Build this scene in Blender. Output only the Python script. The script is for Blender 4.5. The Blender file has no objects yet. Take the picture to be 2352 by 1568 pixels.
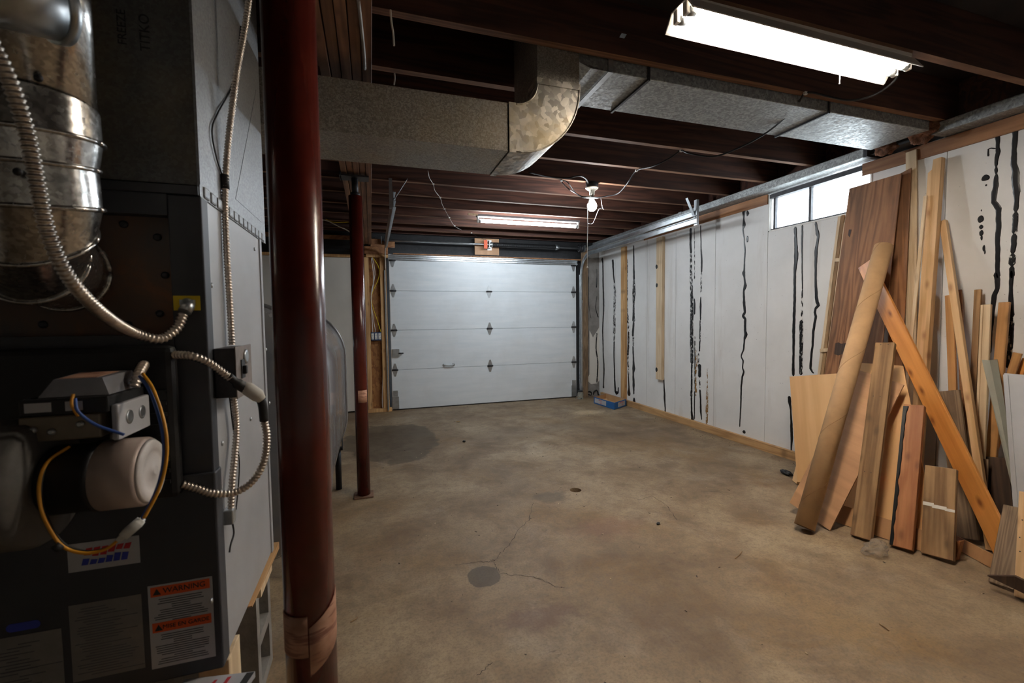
# Basement garage: furnace and oil tank on the left, roll-up door at the back, lumber along the right wall.
# Metres, Z up.  X runs along the ceiling joists, Y runs from the camera to the garage door, floor at z = 0.
import bpy, bmesh, math, random
from mathutils import Vector, Matrix, noise
random.seed(7)
PI = math.pi
S = bpy.context.scene
COL = S.collection

# ------------------------------------------------------------------ camera
F_PX, YAW, PITCH, ROLL, CAM_H = 1003.746, 0.3109054, 0.0513827, 0.0117234, 1.22
_fw = Vector((math.sin(YAW), math.cos(YAW), 0)); _rt = Vector((math.cos(YAW), -math.sin(YAW), 0)); _dn = Vector((0, 0, -1))
_f2 = math.cos(PITCH)*_fw + math.sin(PITCH)*_dn
_d2 = math.cos(PITCH)*_dn - math.sin(PITCH)*_fw
_r3 = math.cos(ROLL)*_rt + math.sin(ROLL)*_d2
_d3 = math.cos(ROLL)*_d2 - math.sin(ROLL)*_rt
EYE = Vector((0, 0, CAM_H))
cd = bpy.data.cameras.new('camera'); cam = bpy.data.objects.new('camera', cd); COL.objects.link(cam)
cd.sensor_width = 36; cd.lens = F_PX/2352*36; cd.clip_start = .02; cd.clip_end = 200
m3 = Matrix((_r3, -_d3, -_f2)).transposed()
cam.matrix_world = Matrix.Translation(EYE) @ m3.to_4x4()
S.camera = cam
cd.dof.use_dof = True; cd.dof.focus_distance = 3.6; cd.dof.aperture_fstop = 5.0

# survey: a point measured in the photograph, taken where its sight line meets a known plane of the room
def _ray(x, y): return _r3*((x-1176)/F_PX) + _d3*((y-784)/F_PX) + _f2
def AX(x, y, X): d = _ray(x, y); return EYE + d*(X/d.x)
def AY(x, y, Y): d = _ray(x, y); return EYE + d*(Y/d.y)
def AZ(x, y, z): d = _ray(x, y); return EYE + d*((z-CAM_H)/d.z)

# ------------------------------------------------------------------ materials
def srgb(r, g, b):
    f = lambda c: (c/255/12.92) if c/255 <= .04045 else ((c/255+.055)/1.055)**2.4
    return (f(r), f(g), f(b), 1)
class NT:
    def __init__(s, name):
        s.m = bpy.data.materials.new(name); s.m.use_nodes = True
        s.t = s.m.node_tree; s.t.nodes.clear()
        s.out = s.n('ShaderNodeOutputMaterial'); s.b = s.n('ShaderNodeBsdfPrincipled')
        s.l(s.b.outputs[0], s.out.inputs[0])
    def n(s, typ, **kw):
        nd = s.t.nodes.new(typ)
        for k, v in kw.items(): setattr(nd, k, v)
        return nd
    def l(s, a, b): s.t.links.new(a, b)
    def coord(s, kind='Object', scale=(1,1,1), rand=False):
        tc = s.n('ShaderNodeTexCoord'); mp = s.n('ShaderNodeMapping'); mp.inputs['Scale'].default_value = scale
        s.l(tc.outputs[kind], mp.inputs[0])
        if rand:
            oi = s.n('ShaderNodeObjectInfo'); v = s.n('ShaderNodeVectorMath', operation='SCALE')
            cx = s.n('ShaderNodeCombineXYZ')
            for i in range(3): s.l(oi.outputs['Random'], cx.inputs[i])
            s.l(cx.outputs[0], v.inputs[0]); v.inputs['Scale'].default_value = 61.7
            s.l(v.outputs[0], mp.inputs['Location'])
        return mp.outputs[0]
    def noise(s, vec, scale=5, detail=4, rough=.55, dist=0):
        nd = s.n('ShaderNodeTexNoise'); s.l(vec, nd.inputs['Vector'])
        nd.inputs['Scale'].default_value = scale; nd.inputs['Detail'].default_value = detail
        nd.inputs['Roughness'].default_value = rough; nd.inputs['Distortion'].default_value = dist
        return nd.outputs[0]
    def vor(s, vec, scale=5, feature='F1', out='Distance', rnd=1):
        nd = s.n('ShaderNodeTexVoronoi', feature=feature); s.l(vec, nd.inputs['Vector'])
        nd.inputs['Scale'].default_value = scale; nd.inputs['Randomness'].default_value = rnd
        return nd.outputs[out]
    def ramp(s, fac, stops):
        nd = s.n('ShaderNodeValToRGB'); e = nd.color_ramp.elements
        while len(e) < len(stops): e.new(.5)
        for el, (p, c) in zip(e, stops):
            el.position = p; el.color = c if len(c) == 4 else (*c, 1)
        s.l(fac, nd.inputs[0]); return nd.outputs[0]
    def mix(s, fac, a, b, mode='MIX'):
        nd = s.n('ShaderNodeMix', data_type='RGBA', blend_type=mode)
        for v, i in ((fac, 0), (a, 6), (b, 7)):
            if hasattr(v, 'links') or isinstance(v, bpy.types.NodeSocket): s.l(v, nd.inputs[i])
            else: nd.inputs[i].default_value = v
        return nd.outputs[2]
    def math(s, op, a, b=0.0, clamp=False):
        nd = s.n('ShaderNodeMath', operation=op, use_clamp=clamp)
        for v, i in ((a, 0), (b, 1)):
            if isinstance(v, bpy.types.NodeSocket): s.l(v, nd.inputs[i])
            else: nd.inputs[i].default_value = v
        return nd.outputs[0]
    def set(s, **kw):
        for k, v in kw.items():
            i = s.b.inputs[k.replace('_', ' ')]
            if isinstance(v, bpy.types.NodeSocket): s.l(v, i)
            else: i.default_value = v
    def bump(s, h, strength=.3, dist=.01):
        nd = s.n('ShaderNodeBump'); nd.inputs['Strength'].default_value = strength; nd.inputs['Distance'].default_value = dist
        s.l(h, nd.inputs['Height']); s.l(nd.outputs[0], s.b.inputs['Normal'])
BLK = (0,0,0,1); WHT = (1,1,1,1)
def plain(name, col, rough=.6, metal=0, var=.25, scale=9, bump=0):
    t = NT(name); v = t.coord()
    a = t.noise(v, scale, 5, .6)
    dk = tuple(c*(1-var) for c in col[:3])+(1,); lt = tuple(min(1, c*(1+var)) for c in col[:3])+(1,)
    t.set(Base_Color=t.ramp(a, [(.3, dk), (.7, lt)]), Roughness=rough, Metallic=metal)
    if bump: t.bump(t.noise(v, scale*6, 4), bump, .004)
    return t.m
def wood(name, dark, light, rough=.55, grain=1., knots=.5, dirt=0., knotcol=None, length='z'):
    """grain runs along the local Z (or X) axis of the board"""
    t = NT(name)
    sc = (1, 1, .045) if length == 'z' else (.045, 1, 1) if length == 'x' else (1, .045, 1)
    v = t.coord('Object', sc, True)
    wob = t.coord('Object', tuple(min(1, a*6) for a in sc), True)
    big = t.noise(v, 9*grain, 3, .5, .6)
    rings = t.math('SINE', t.math('MULTIPLY', t.math('ADD', big, t.math('MULTIPLY', t.noise(wob, 5, 2), .25)), 55*grain))
    rings = t.math('ADD', t.math('MULTIPLY', rings, .5), .5)
    fine = t.noise(v, 140*grain, 3, .6)
    fac = t.math('ADD', t.math('ADD', t.math('MULTIPLY', rings, .38), t.math('MULTIPLY', fine, .45)), t.math('MULTIPLY', big, .25))
    c = t.ramp(fac, [(.25, dark), (.75, light)])
    if knots:
        kv = t.coord('Object', (1, 1, .42) if length == 'z' else (.42, 1, 1) if length == 'x' else (1, .42, 1), True)
        sx = t.n('ShaderNodeSeparateXYZ'); t.l(kv, sx.inputs[0]); cx = t.n('ShaderNodeCombineXYZ'); t.l(sx.outputs[0], cx.inputs[0]); t.l(sx.outputs[1 if length == 'y' else 2], cx.inputs[1])
        vn = t.n('ShaderNodeTexVoronoi', voronoi_dimensions='2D'); t.l(cx.outputs[0], vn.inputs['Vector']); vn.inputs['Scale'].default_value = 8.5
        nz = t.math('ADD', vn.outputs['Distance'], t.math('MULTIPLY', t.noise(kv, 30, 2), .05))
        kc = knotcol or tuple(x*.35 for x in dark[:3])+(1,)
        k = t.ramp(nz, [(.06, WHT), (.11, (.45,.45,.45,1)), (.17, BLK)])
        c = t.mix(t.math('MULTIPLY', k, knots), c, kc)
    if dirt:
        g = t.coord('Object', (1,1,.4), True)
        c = t.mix(t.math('MULTIPLY', t.ramp(t.noise(g, 7, 5, .65), [(.42, BLK), (.7, WHT)]), dirt), c, (.03,.025,.02,1))
    t.set(Base_Color=c, Roughness=rough)
    t.bump(fac, .12, .003)
    return t.m
def galv(name, cell=55, base=(.42,.44,.45), metal=.85, warm=0., lo=.32, hi=.6, con=1.5):
    t = NT(name); v = t.coord('Object')
    w = t.n('ShaderNodeVectorMath', operation='ADD'); nz = t.n('ShaderNodeTexNoise'); t.l(v, nz.inputs[0]); nz.inputs['Scale'].default_value = cell*.9
    sc = t.n('ShaderNodeVectorMath', operation='SCALE'); t.l(nz.outputs[1], sc.inputs[0]); sc.inputs['Scale'].default_value = 1.2/cell
    t.l(v, w.inputs[0]); t.l(sc.outputs[0], w.inputs[1])
    c = t.vor(w.outputs[0], cell, out='Color'); sp = t.n('ShaderNodeSeparateColor'); t.l(c, sp.inputs[0])
    r = sp.outputs[0]
    dk = tuple(x/(1+(con-1)*1.25) for x in base)+(1,); lt = tuple(min(1, x*con) for x in base)+(1,)
    colr = t.ramp(r, [(.1, dk), (.55, base+(1,)), (.9, lt)])
    big = t.noise(v, 5, 4, .6)
    if warm: colr = t.mix(t.math('MULTIPLY', t.ramp(big, [(.45, BLK), (.65, WHT)]), warm), colr, (.42,.30,.10,1))
    t.set(Base_Color=colr, Metallic=metal, Roughness=t.math('ADD', t.math('MULTIPLY', sp.outputs[1], hi-lo), lo))
    t.bump(t.noise(v, 14, 3), .12, .01)
    return t.m
def glow(name, col, strength):
    t = NT(name); t.set(Base_Color=(.9,.9,.9,1), Emission_Color=col, Emission_Strength=strength, Roughness=.4); return t.m

M = {}
M['joist'] = wood('joist_stain', (.034,.013,.008,1), (.095,.036,.021,1), .8, .8, .25, length='x')
M['joist_edge'] = wood('joist_lower_edge', (.13,.06,.032,1), (.26,.135,.075,1), .8, .8, .25, length='x')
M['beam'] = wood('beam_wood', (.16,.075,.040,1), (.34,.17,.09,1), .65, .8, .4, .25, length='y')
M['subfloor'] = plain('subfloor', (.020,.012,.010), .8, 0, .5, 4)
M['red'] = None
t = NT('red_column_paint'); v = t.coord(); t.set(Base_Color=t.ramp(t.noise(v, 6, 5), [(.3, (.070,.009,.006,1)), (.75, (.125,.015,.009,1))]), Roughness=t.math('ADD', t.math('MULTIPLY', t.noise(v, 18, 3), .16), .14), Specular_IOR_Level=.55); M['red'] = t.m
M['galv'] = galv('galvanized_sheet', 95, (.34,.355,.355), .6, .0, .45, .66, 1.3)
M['galv_trunk'] = galv('galvanized_trunk', 210, (.30,.275,.24), .45, .15, .35, .6, 1.35)
M['galv_elbow'] = galv('galvanized_elbow', 42, (.44,.41,.36), .45, .45, .35, .6)
M['galv_shaded'] = galv('galvanized_shaded', 170, (.115,.115,.112), .35, .2, .45, .6, 1.18)  # plenum front: its shade is put into this darker sheet colour
M['galv_plain'] = galv('galvanized_plain', 200, (.30,.31,.32), .6, .0, .42, .56, 1.12)
M['flue'] = galv('flue_sheet', 150, (.55,.54,.52), .95, .0, .18, .28, 1.25)
M['steel'] = plain('zinc_steel', (.46,.49,.51), .34, .85, .18, 18)
M['bx'] = plain('armoured_cable', (.62,.55,.48), .32, .85, .2, 40)
M['dark_steel'] = plain('dark_steel', (.05,.05,.055), .5, .6, .3, 20)
M['black'] = plain('black_paint', (.010,.010,.011), .55, 0, .3, 12)
M['tarblock'] = plain('tarred_block', (.010,.010,.011), .75, 0, .4, 20, .6)
M['furn_front_shaded'] = plain('furnace_grey_shaded', (.040,.043,.052), .5, 0, .12, 6)  # the front's unlit look is painted in as a darker grey than the side
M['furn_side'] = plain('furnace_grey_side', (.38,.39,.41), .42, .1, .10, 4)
M['rusty'] = None
t = NT('rusty_panel'); v = t.coord(); t.set(Base_Color=t.ramp(t.noise(v, 6, 6, .65, .5), [(.35, (.085,.075,.07,1)), (.55, (.13,.08,.055,1)), (.72, (.24,.095,.04,1))]), Roughness=.6, Metallic=.3); M['rusty'] = t.m
M['white'] = plain('white_plastic', (.78,.77,.73), .4, 0, .04)
M['cream'] = plain('cream_panel', (.66,.63,.57), .6, 0, .05, 3)
M['tube_on'] = glow('near_tube_light', (1,.88,.74,1), 36)
M['tube_cool'] = glow('far_tube_light', (.84,.93,1,1), 50)
M['bulb_on'] = glow('bulb_light', (.95,.97,1,1), 120)
M['reflector'] = plain('white_enamel', (.86,.84,.80), .35, 0, .02)
M['tar'] = None
def tar(name, thresh):
    t = NT(name); v = t.coord('Object', (1,1,.35))
    t.set(Base_Color=(.006,.006,.007,1), Roughness=.35)
    if thresh:
        n1 = t.ramp(t.noise(v, 75, 3, .6), [(thresh-.02, BLK), (thresh+.02, WHT)])
        t.l(n1, t.b.inputs['Alpha'])
    t.bump(t.noise(v, 60, 3), .3, .003); return t.m
M['tar'] = tar('tar_solid', 0); M['tar_dry'] = tar('tar_dry', .5); M['tar_rough'] = tar('tar_rough', .42)
t = NT('brown_drip'); v = t.coord('Object', (1,1,.35)); t.set(Base_Color=(.30,.15,.03,1), Roughness=.5); t.l(t.ramp(t.noise(v, 70, 3), [(.48, BLK), (.52, WHT)]), t.b.inputs['Alpha']); M['drip'] = t.m
M['oiltank'] = None
t = NT('grey_tank_paint'); v = t.coord(); t.set(Base_Color=t.ramp(t.noise(v, 4, 5), [(.3, (.22,.22,.23,1)), (.7, (.30,.30,.31,1))]), Roughness=t.math('ADD', t.math('MULTIPLY', t.noise(t.coord('Object', (1,1,.2)), 14, 4), .25), .12), Metallic=.35, Coat_Weight=.4, Coat_Roughness=.12); M['oiltank'] = t.m
M['osb'] = None
t = NT('osb_sheet'); v = t.coord('Object', (1,1,.5)); t.set(Base_Color=t.mix(t.noise(v, 9, 4), t.ramp(t.vor(v, 45, out='Color'), [(.2, (.16,.06,.018,1)), (.8, (.45,.22,.07,1))]), (.26,.11,.035,1)), Roughness=.7); M['osb'] = t.m
# woods
M['stud'] = wood('new_stud', (.46,.24,.09,1), (.68,.42,.19,1), .6, .8, .5)
M['stud_y'] = wood('new_plate', (.38,.20,.08,1), (.60,.36,.16,1), .6, .8, .5, .12, length='y')
M['plate'] = wood('top_plate', (.22,.09,.035,1), (.42,.20,.085,1), .6, .7, .5, .15, length='y')
M['pine'] = wood('pine', (.52,.30,.13,1), (.74,.49,.26,1), .5, .9, .55, 0, (.22,.07,.02,1))
M['pine_pale'] = wood('pale_pine', (.58,.42,.25,1), (.76,.60,.40,1), .55, .9, .3, 0)
M['pine_orange'] = wood('orange_pine', (.50,.18,.035,1), (.72,.31,.08,1), .33, .6, .8, 0, (.16,.035,.008,1))
M['red_cedar'] = wood('red_cedar', (.29,.095,.028,1), (.47,.195,.070,1), .55, .8, .5, .12)
M['weathered'] = wood('weathered_lumber', (.19,.098,.038,1), (.42,.25,.115,1), .65, .75, .5, .3)
M['grey_wood'] = wood('grey_wood', (.13,.08,.045,1), (.27,.18,.105,1), .7, 1.4, .3, .3)
M['dark_wood'] = wood('dark_old_wood', (.035,.018,.010,1), (.085,.045,.026,1), .6, 1., .2, .3)
M['panel_wood'] = wood('dark_panelling', (.165,.068,.025,1), (.36,.165,.070,1), .6, .9, .1, .4)
M['ply_light'] = wood('light_plywood', (.66,.37,.15,1), (.78,.48,.22,1), .55, .35, .0)
M['ply_mid'] = wood('brown_plywood', (.36,.18,.075,1), (.50,.27,.125,1), .5, .4, .0, .05)
M['old_orange'] = wood('old_orange_board', (.40,.19,.06,1), (.58,.31,.12,1), .5, .8, .4, .08)
M['card'] = plain('brown_cardboard', (.50,.31,.155), .7, 0, .12, 10, .15)
M['insul'] = plain('brown_insulation', (.20,.09,.05), .95, 0, .6, 22, 1.)

# painted wall, concrete floor, garage door
t = NT('painted_wall'); v = t.coord(); sp = t.n('ShaderNodeSeparateXYZ'); t.l(v, sp.inputs[0])
base = t.ramp(t.noise(v, 2.2, 5, .6), [(.3, (.76,.76,.745,1)), (.7, (.86,.86,.85,1))])
specks = t.ramp(t.vor(v, 30), [(.045, WHT), (.09, BLK)])
dirtmask = t.ramp(t.noise(v, 6, 4, .7), [(.46, BLK), (.62, WHT)])
c = t.mix(t.math('MULTIPLY', specks, t.math('MULTIPLY', dirtmask, .8)), base, (.07,.06,.05,1))
stain = t.ramp(t.noise(t.coord('Object', (3, 3, .35)), 1.6, 5, .65), [(.58, BLK), (.75, WHT)])
c = t.mix(t.math('MULTIPLY', stain, .35), c, (.42,.36,.28,1))
t.set(Base_Color=c, Roughness=.55); t.bump(t.noise(v, 60, 3), .08, .003); M['wallpaint'] = t.m

t = NT('garage_door_paint'); v = t.coord(); gx = t.coord('Object', (.12,1,1.))
c = t.ramp(t.noise(gx, 14, 5, .6), [(.3, (.70,.76,.80,1)), (.7, (.80,.84,.87,1))])
sp = t.n('ShaderNodeSeparateXYZ'); t.l(v, sp.inputs[0])
low = t.ramp(sp.outputs[2], [(0, WHT), (1, BLK)])
c = t.mix(t.math('MULTIPLY', t.ramp(t.noise(v, 1.5, 6, .65), [(.45, BLK), (.75, WHT)]), .28), c, (.50,.49,.46,1))
c = t.mix(t.math('MULTIPLY', t.ramp(t.vor(v, 22), [(.02, WHT), (.05, BLK)]), t.math('MULTIPLY', low, .4)), c, (.2,.19,.17,1))
t.set(Base_Color=c, Roughness=.42); t.bump(t.noise(t.coord('Object', (.08,1,1)), 60, 4), .12, .003); M['gdoor'] = t.m

t = NT('stained_concrete'); v = t.coord()
n1 = t.noise(v, .9, 6, .62, .3); n2 = t.noise(v, 3.2, 6, .65, .4); n3 = t.noise(v, 26, 5, .7)
sp = t.n('ShaderNodeSeparateXYZ'); t.l(v, sp.inputs[0])
c = t.ramp(n1, [(.30, (.165,.110,.062,1)), (.5, (.305,.222,.134,1)), (.70, (.45,.355,.24,1))])
c = t.mix(t.math('MULTIPLY', t.ramp(n2, [(.42, BLK), (.64, WHT)]), .62), c, (.118,.070,.040,1))
och = t.ramp(t.noise(v, 1.3, 4, .6, .2), [(.50, BLK), (.66, WHT)])
c = t.mix(t.math('MULTIPLY', och, .45), c, (.225,.125,.036,1))
pale = t.ramp(t.noise(v, 2.1, 6, .7, .8), [(.55, BLK), (.72, WHT)])
c = t.mix(t.math('MULTIPLY', pale, .40), c, (.40,.345,.275,1))
c = t.mix(t.math('MULTIPLY', t.ramp(n3, [(.35, WHT), (.55, BLK)]), .38), c, (.13,.095,.07,1))
red = t.ramp(t.noise(v, 4.3, 5, .7, .5), [(.63, BLK), (.72, WHT)])
c = t.mix(t.math('MULTIPLY', red, .35), c, (.13,.055,.035,1))
sm = t.ramp(t.vor(v, 16), [(.025, WHT), (.06, BLK)])
c = t.mix(t.math('MULTIPLY', sm, t.ramp(t.noise(v, 2.5, 3), [(.45, BLK), (.6, WHT)])), c, (.07,.045,.03,1))
n4 = t.noise(v, 95, 4, .65)
c = t.mix(t.math('MULTIPLY', t.ramp(n4, [(.40, WHT), (.52, BLK)]), .30), c, (.10,.070,.045,1))
scf = t.ramp(t.noise(t.coord('Object', (1,2.6,1)), 34, 3, .6, .8), [(.63, BLK), (.69, WHT)])
c = t.mix(t.math('MULTIPLY', scf, t.math('MULTIPLY', t.ramp(n2, [(.4, BLK), (.6, WHT)]), .55)), c, (.085,.050,.032,1))
def blot(cx, cy, rx, ry, wob, edge, fac, colr, c, ws=6):
    ox = t.math('DIVIDE', t.math('SUBTRACT', sp.outputs[0], cx), rx); oy = t.math('DIVIDE', t.math('SUBTRACT', sp.outputs[1], cy), ry)
    r = t.math('SQRT', t.math('ADD', t.math('MULTIPLY', ox, ox), t.math('MULTIPLY', oy, oy)))
    r = t.math('ADD', r, t.math('MULTIPLY', t.math('SUBTRACT', t.noise(v, ws, 4, .6), .5), wob))
    k = t.ramp(r, [(1-edge if edge < 1 else 0, WHT), (1.0, BLK)])
    return t.mix(t.math('MULTIPLY', t.math('MULTIPLY', k, fac), t.ramp(n3, [(.2, (.72,.72,.72,1)), (.7, WHT)])), c, colr)
c = blot(.48, 1.965, .082, .088, .5, .06, .75, (.036,.027,.020,1), c, 14)
c = blot(.16, 4.55, .48, .74, 1.0, .10, .72, (.045,.031,.019,1), c, 3.2)
c = blot(1.40, 4.4, .55, .35, 1.2, .5, .25, (.12,.098,.075,1), c, 4)
c = blot(2.0, 4.5, .3, .2, 1.2, .5, .3, (.10,.08,.06,1), c, 5)
c = blot(1.14, 2.72, .13, .12, 1.6, .4, .55, (.075,.058,.044,1), c, 9)
c = blot(2.65, 5.05, .28, .16, 1.2, .6, .5, (.66,.52,.34,1), c, 14)
c = blot(.62, 1.62, .22, .10, 1.8, .6, .5, (.10,.042,.034,1), c, 12)
c = blot(1.28, 2.20, .26, .16, 1.8, .6, .45, (.19,.085,.055,1), c, 12)
t.set(Base_Color=c, Roughness=t.math('ADD', t.math('MULTIPLY', n2, .3), .42), Specular_IOR_Level=.35)
t.bump(t.math('ADD', n3, t.math('MULTIPLY', n2, .6)), .22, .004); M['concrete'] = t.m
t = NT('grey_concrete'); v = t.coord(); t.set(Base_Color=t.ramp(t.noise(v, 7, 6, .65), [(.3, (.17,.155,.14,1)), (.7, (.30,.28,.26,1))]), Roughness=.85); t.bump(t.noise(v, 40, 4), .4, .005); M['cement'] = t.m

# ------------------------------------------------------------------ mesh building
class MB:
    def __init__(s): s.b = bmesh.new()
    def box(s, x0, x1, y0, y1, z0, z1, bev=0, mi=0):
        vs = [s.b.verts.new(p) for p in ((x0,y0,z0),(x1,y0,z0),(x1,y1,z0),(x0,y1,z0),(x0,y0,z1),(x1,y0,z1),(x1,y1,z1),(x0,y1,z1))]
        fs = [s.b.faces.new([vs[i] for i in q]) for q in ((3,2,1,0),(4,5,6,7),(0,1,5,4),(1,2,6,5),(2,3,7,6),(3,0,4,7))]
        for f in fs: f.material_index = mi
        if bev:
            es = list({e for f in fs for e in f.edges})
            bmesh.ops.bevel(s.b, geom=es, offset=bev, segments=2, profile=.5, affect='EDGES', clamp_overlap=True)
        return s
    def hexa(s, bot, top):
        a = [s.b.verts.new(p) for p in bot]; c = [s.b.verts.new(p) for p in top]; n = len(a)
        s.b.faces.new(a[::-1]); s.b.faces.new(c)
        for i in range(n): s.b.faces.new((a[i], a[(i+1)%n], c[(i+1)%n], c[i]))
        return s
    def prism(s, pts, off):
        off = Vector(off); return s.hexa([Vector(p) for p in pts], [Vector(p)+off for p in pts])
    def tube(s, pts, r, seg=10, caps=True, rings=None, closed=False):
        """r: a radius or one per point"""
        pts = [Vector(p) for p in pts]; n = len(pts); R = [r]*n if not hasattr(r, '__len__') else r
        up = None; loops = []
        for i, p in enumerate(pts):
            d = (pts[min(i+1, n-1)]-pts[max(i-1, 0)]).normalized()
            if up is None: up = d.orthogonal().normalized()
            else: up = (up-d*up.dot(d)).normalized()
            sd = d.cross(up)
            loops.append([s.b.verts.new(p+R[i]*(math.cos(2*PI*k/seg)*up+math.sin(2*PI*k/seg)*sd)) for k in range(seg)])
        for a, c in zip(loops, loops[1:]):
            for k in range(seg):
                f = s.b.faces.new((a[k], a[(k+1)%seg], c[(k+1)%seg], c[k])); f.smooth = True
        if caps: s.b.faces.new(loops[0][::-1]); s.b.faces.new(loops[-1])
        return s
    def cyl(s, a, b, r, seg=20, r2=None): return s.tube([a, b], [r, r if r2 is None else r2], seg)
    def lathe(s, prof, org=(0,0,0), axis=(0,0,1), seg=28):
        ax = Vector(axis).normalized(); u = ax.orthogonal().normalized(); w = ax.cross(u); o = Vector(org); loops = []
        for r, h in prof:
            loops.append([s.b.verts.new(o+ax*h+max(r, 1e-5)*(math.cos(2*PI*k/seg)*u+math.sin(2*PI*k/seg)*w)) for k in range(seg)])
        for a, c in zip(loops, loops[1:]):
            for k in range(seg):
                f = s.b.faces.new((a[k], a[(k+1)%seg], c[(k+1)%seg], c[k])); f.smooth = True
        s.b.faces.new(loops[0][::-1]); s.b.faces.new(loops[-1]); return s
    def sphere(s, c, r, seg=20, sc=(1,1,1)):
        bmesh.ops.create_uvsphere(s.b, u_segments=seg, v_segments=seg//2, radius=r, matrix=Matrix.Translation(c) @ Matrix.Diagonal((*sc, 1)))
        for f in s.b.faces: f.smooth = True
        return s
def lk(name, mesh, parent=None):
    o = bpy.data.objects.new(name, mesh); COL.objects.link(o)
    if parent is not None: o.parent = parent
    return o
def root_loc(o):
    v = Vector((0,0,0))
    while o is not None: v += o.location; o = o.parent
    return v
def obj(name, mb, mat, parent=None, bev=0, smooth=False, label=None):
    """one mesh object from world-space geometry; as a child it is stored relative to its parent"""
    b = mb.b if isinstance(mb, MB) else mb
    bmesh.ops.recalc_face_normals(b, faces=b.faces)
    off = root_loc(parent) if parent is not None else None
    if parent is None:
        xs = [v.co for v in b.verts]
        off = Vector(((min(p.x for p in xs)+max(p.x for p in xs))/2, (min(p.y for p in xs)+max(p.y for p in xs))/2, min(p.z for p in xs)))
    bmesh.ops.translate(b, verts=b.verts, vec=-off)
    me = bpy.data.meshes.new(name); b.to_mesh(me); b.free()
    for m in (mat if isinstance(mat, (list, tuple)) else [mat]): me.materials.append(m)
    if smooth:
        for p in me.polygons: p.use_smooth = True
    o = lk(name, me, parent)
    if parent is None: o.location = off
    if bev:
        md = o.modifiers.new('bevel', 'BEVEL'); md.width = bev; md.segments = 2; md.limit_method = 'ANGLE'; md.angle_limit = .6
    if label: o['label'] = label
    return o
def tag(o, label, cat, group=None, kind=None):
    o['label'] = label
    if cat: o['category'] = cat
    if group: o['group'] = group
    if kind: o['kind'] = kind
    return o
def thing(name, label, cat, loc=(0,0,0), group=None, kind=None):
    o = bpy.data.objects.new(name, None); COL.objects.link(o); o.location = loc; o.empty_display_size = .05
    return tag(o, label, cat, group, kind)
def struct(name, mb, mat, label, parent=None, cat=None):
    o = obj(name, mb, mat, parent); o['kind'] = 'structure'
    if parent is None: o['label'] = label; o['category'] = cat or name.split('_')[0]
    return o
def text(name, body, mat, parent, mw, size, align='CENTER', depth=.0004):
    """lettering lying in the plane given by the world matrix mw (local X reads right, local Y is up)"""
    cu = bpy.data.curves.new(name, 'FONT'); cu.body = body; cu.size = size; cu.align_x = align; cu.align_y = 'CENTER'; cu.extrude = depth
    tmp = bpy.data.objects.new('tmp', cu); COL.objects.link(tmp)
    bpy.context.view_layer.update()
    me = bpy.data.meshes.new_from_object(tmp.evaluated_get(bpy.context.evaluated_depsgraph_get()))
    bpy.data.objects.remove(tmp); bpy.data.curves.remove(cu)
    me.materials.clear(); me.materials.append(mat)
    me.transform(Matrix.Translation(-root_loc(parent)) @ mw)
    me.name = name
    return lk(name, me, parent)
def frame_m(o, x, y):
    x = Vector(x).normalized(); y = Vector(y).normalized(); z = x.cross(y)
    m = Matrix((x, y, z)).transposed().to_4x4(); m.translation = Vector(o); return m
def smooth_path(pts, n=6):
    """Catmull-Rom through the points"""
    P = [Vector(p) for p in pts]; P = [2*P[0]-P[1]]+P+[2*P[-1]-P[-2]]; out = []
    for i in range(1, len(P)-2):
        for k in range(n):
            t = k/n; a, b, c, d = P[i-1], P[i], P[i+1], P[i+2]
            out.append(.5*((2*b)+(c-a)*t+(2*a-5*b+4*c-d)*t*t+(3*b-a-3*c+d)*t**3))
    out.append(P[-2]); return out
def armoured(pts, r, pitch=.0075):
    """ribbed flexible metal conduit"""
    sp = smooth_path(pts, 14); L = [0]
    for a, b in zip(sp, sp[1:]): L.append(L[-1]+(b-a).length)
    n = max(8, int(L[-1]/(pitch/4))); out = []; j = 0
    for i in range(n+1):
        d = L[-1]*i/n
        while j < len(sp)-2 and L[j+1] < d: j += 1
        out.append(sp[j].lerp(sp[j+1], (d-L[j])/max(1e-9, L[j+1]-L[j])))
    rad = [r*(1+.17*math.sin(2*PI*i/4)) for i in range(n+1)]
    return MB().tube(out, rad, 10)

# ================================================================== the setting
XW, YB, XL, YFW, ZJ, ZC = 3.387, 6.10, -2.7, -1.9, 2.37, 2.605
XF = XW+.24                                                     # outer face of the foundation wall
mb = MB()
# slab, left open where the round drain hole is
hx, hy, hr = 1.352, 2.77, .041
n = 32; ring = [mb.b.verts.new((hx+hr*math.cos(2*PI*k/n), hy+hr*math.sin(2*PI*k/n), 0)) for k in range(n)]
low = [mb.b.verts.new((v.co.x, v.co.y, -.16)) for v in ring]
x0, x1, y0, y1 = XL-.1, XF, YFW-.1, YB+.5
sq = []
for k in range(n):
    a = 2*PI*k/n; s = .3/max(abs(math.cos(a)), abs(math.sin(a)))
    sq.append(mb.b.verts.new((hx+s*math.cos(a), hy+s*math.sin(a), 0)))
for k in range(n):
    mb.b.faces.new((ring[k], sq[k], sq[(k+1)%n], ring[(k+1)%n]))
    mb.b.faces.new((ring[k], ring[(k+1)%n], low[(k+1)%n], low[k]))
mb.b.faces.new(low)
for (a, b, c, d) in ((x0, hx-.3, y0, y1), (hx+.3, x1, y0, y1), (hx-.3, hx+.3, y0, hy-.3), (hx-.3, hx+.3, hy+.3, y1)):
    mb.b.faces.new([mb.b.verts.new(p) for p in ((a,c,0),(b,c,0),(b,d,0),(a,d,0))])
bm = mb.b; me = bpy.data.meshes.new('floor'); bmesh.ops.recalc_face_normals(bm, faces=bm.faces); bm.to_mesh(me); bm.free(); me.materials.append(M['concrete'])
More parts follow.
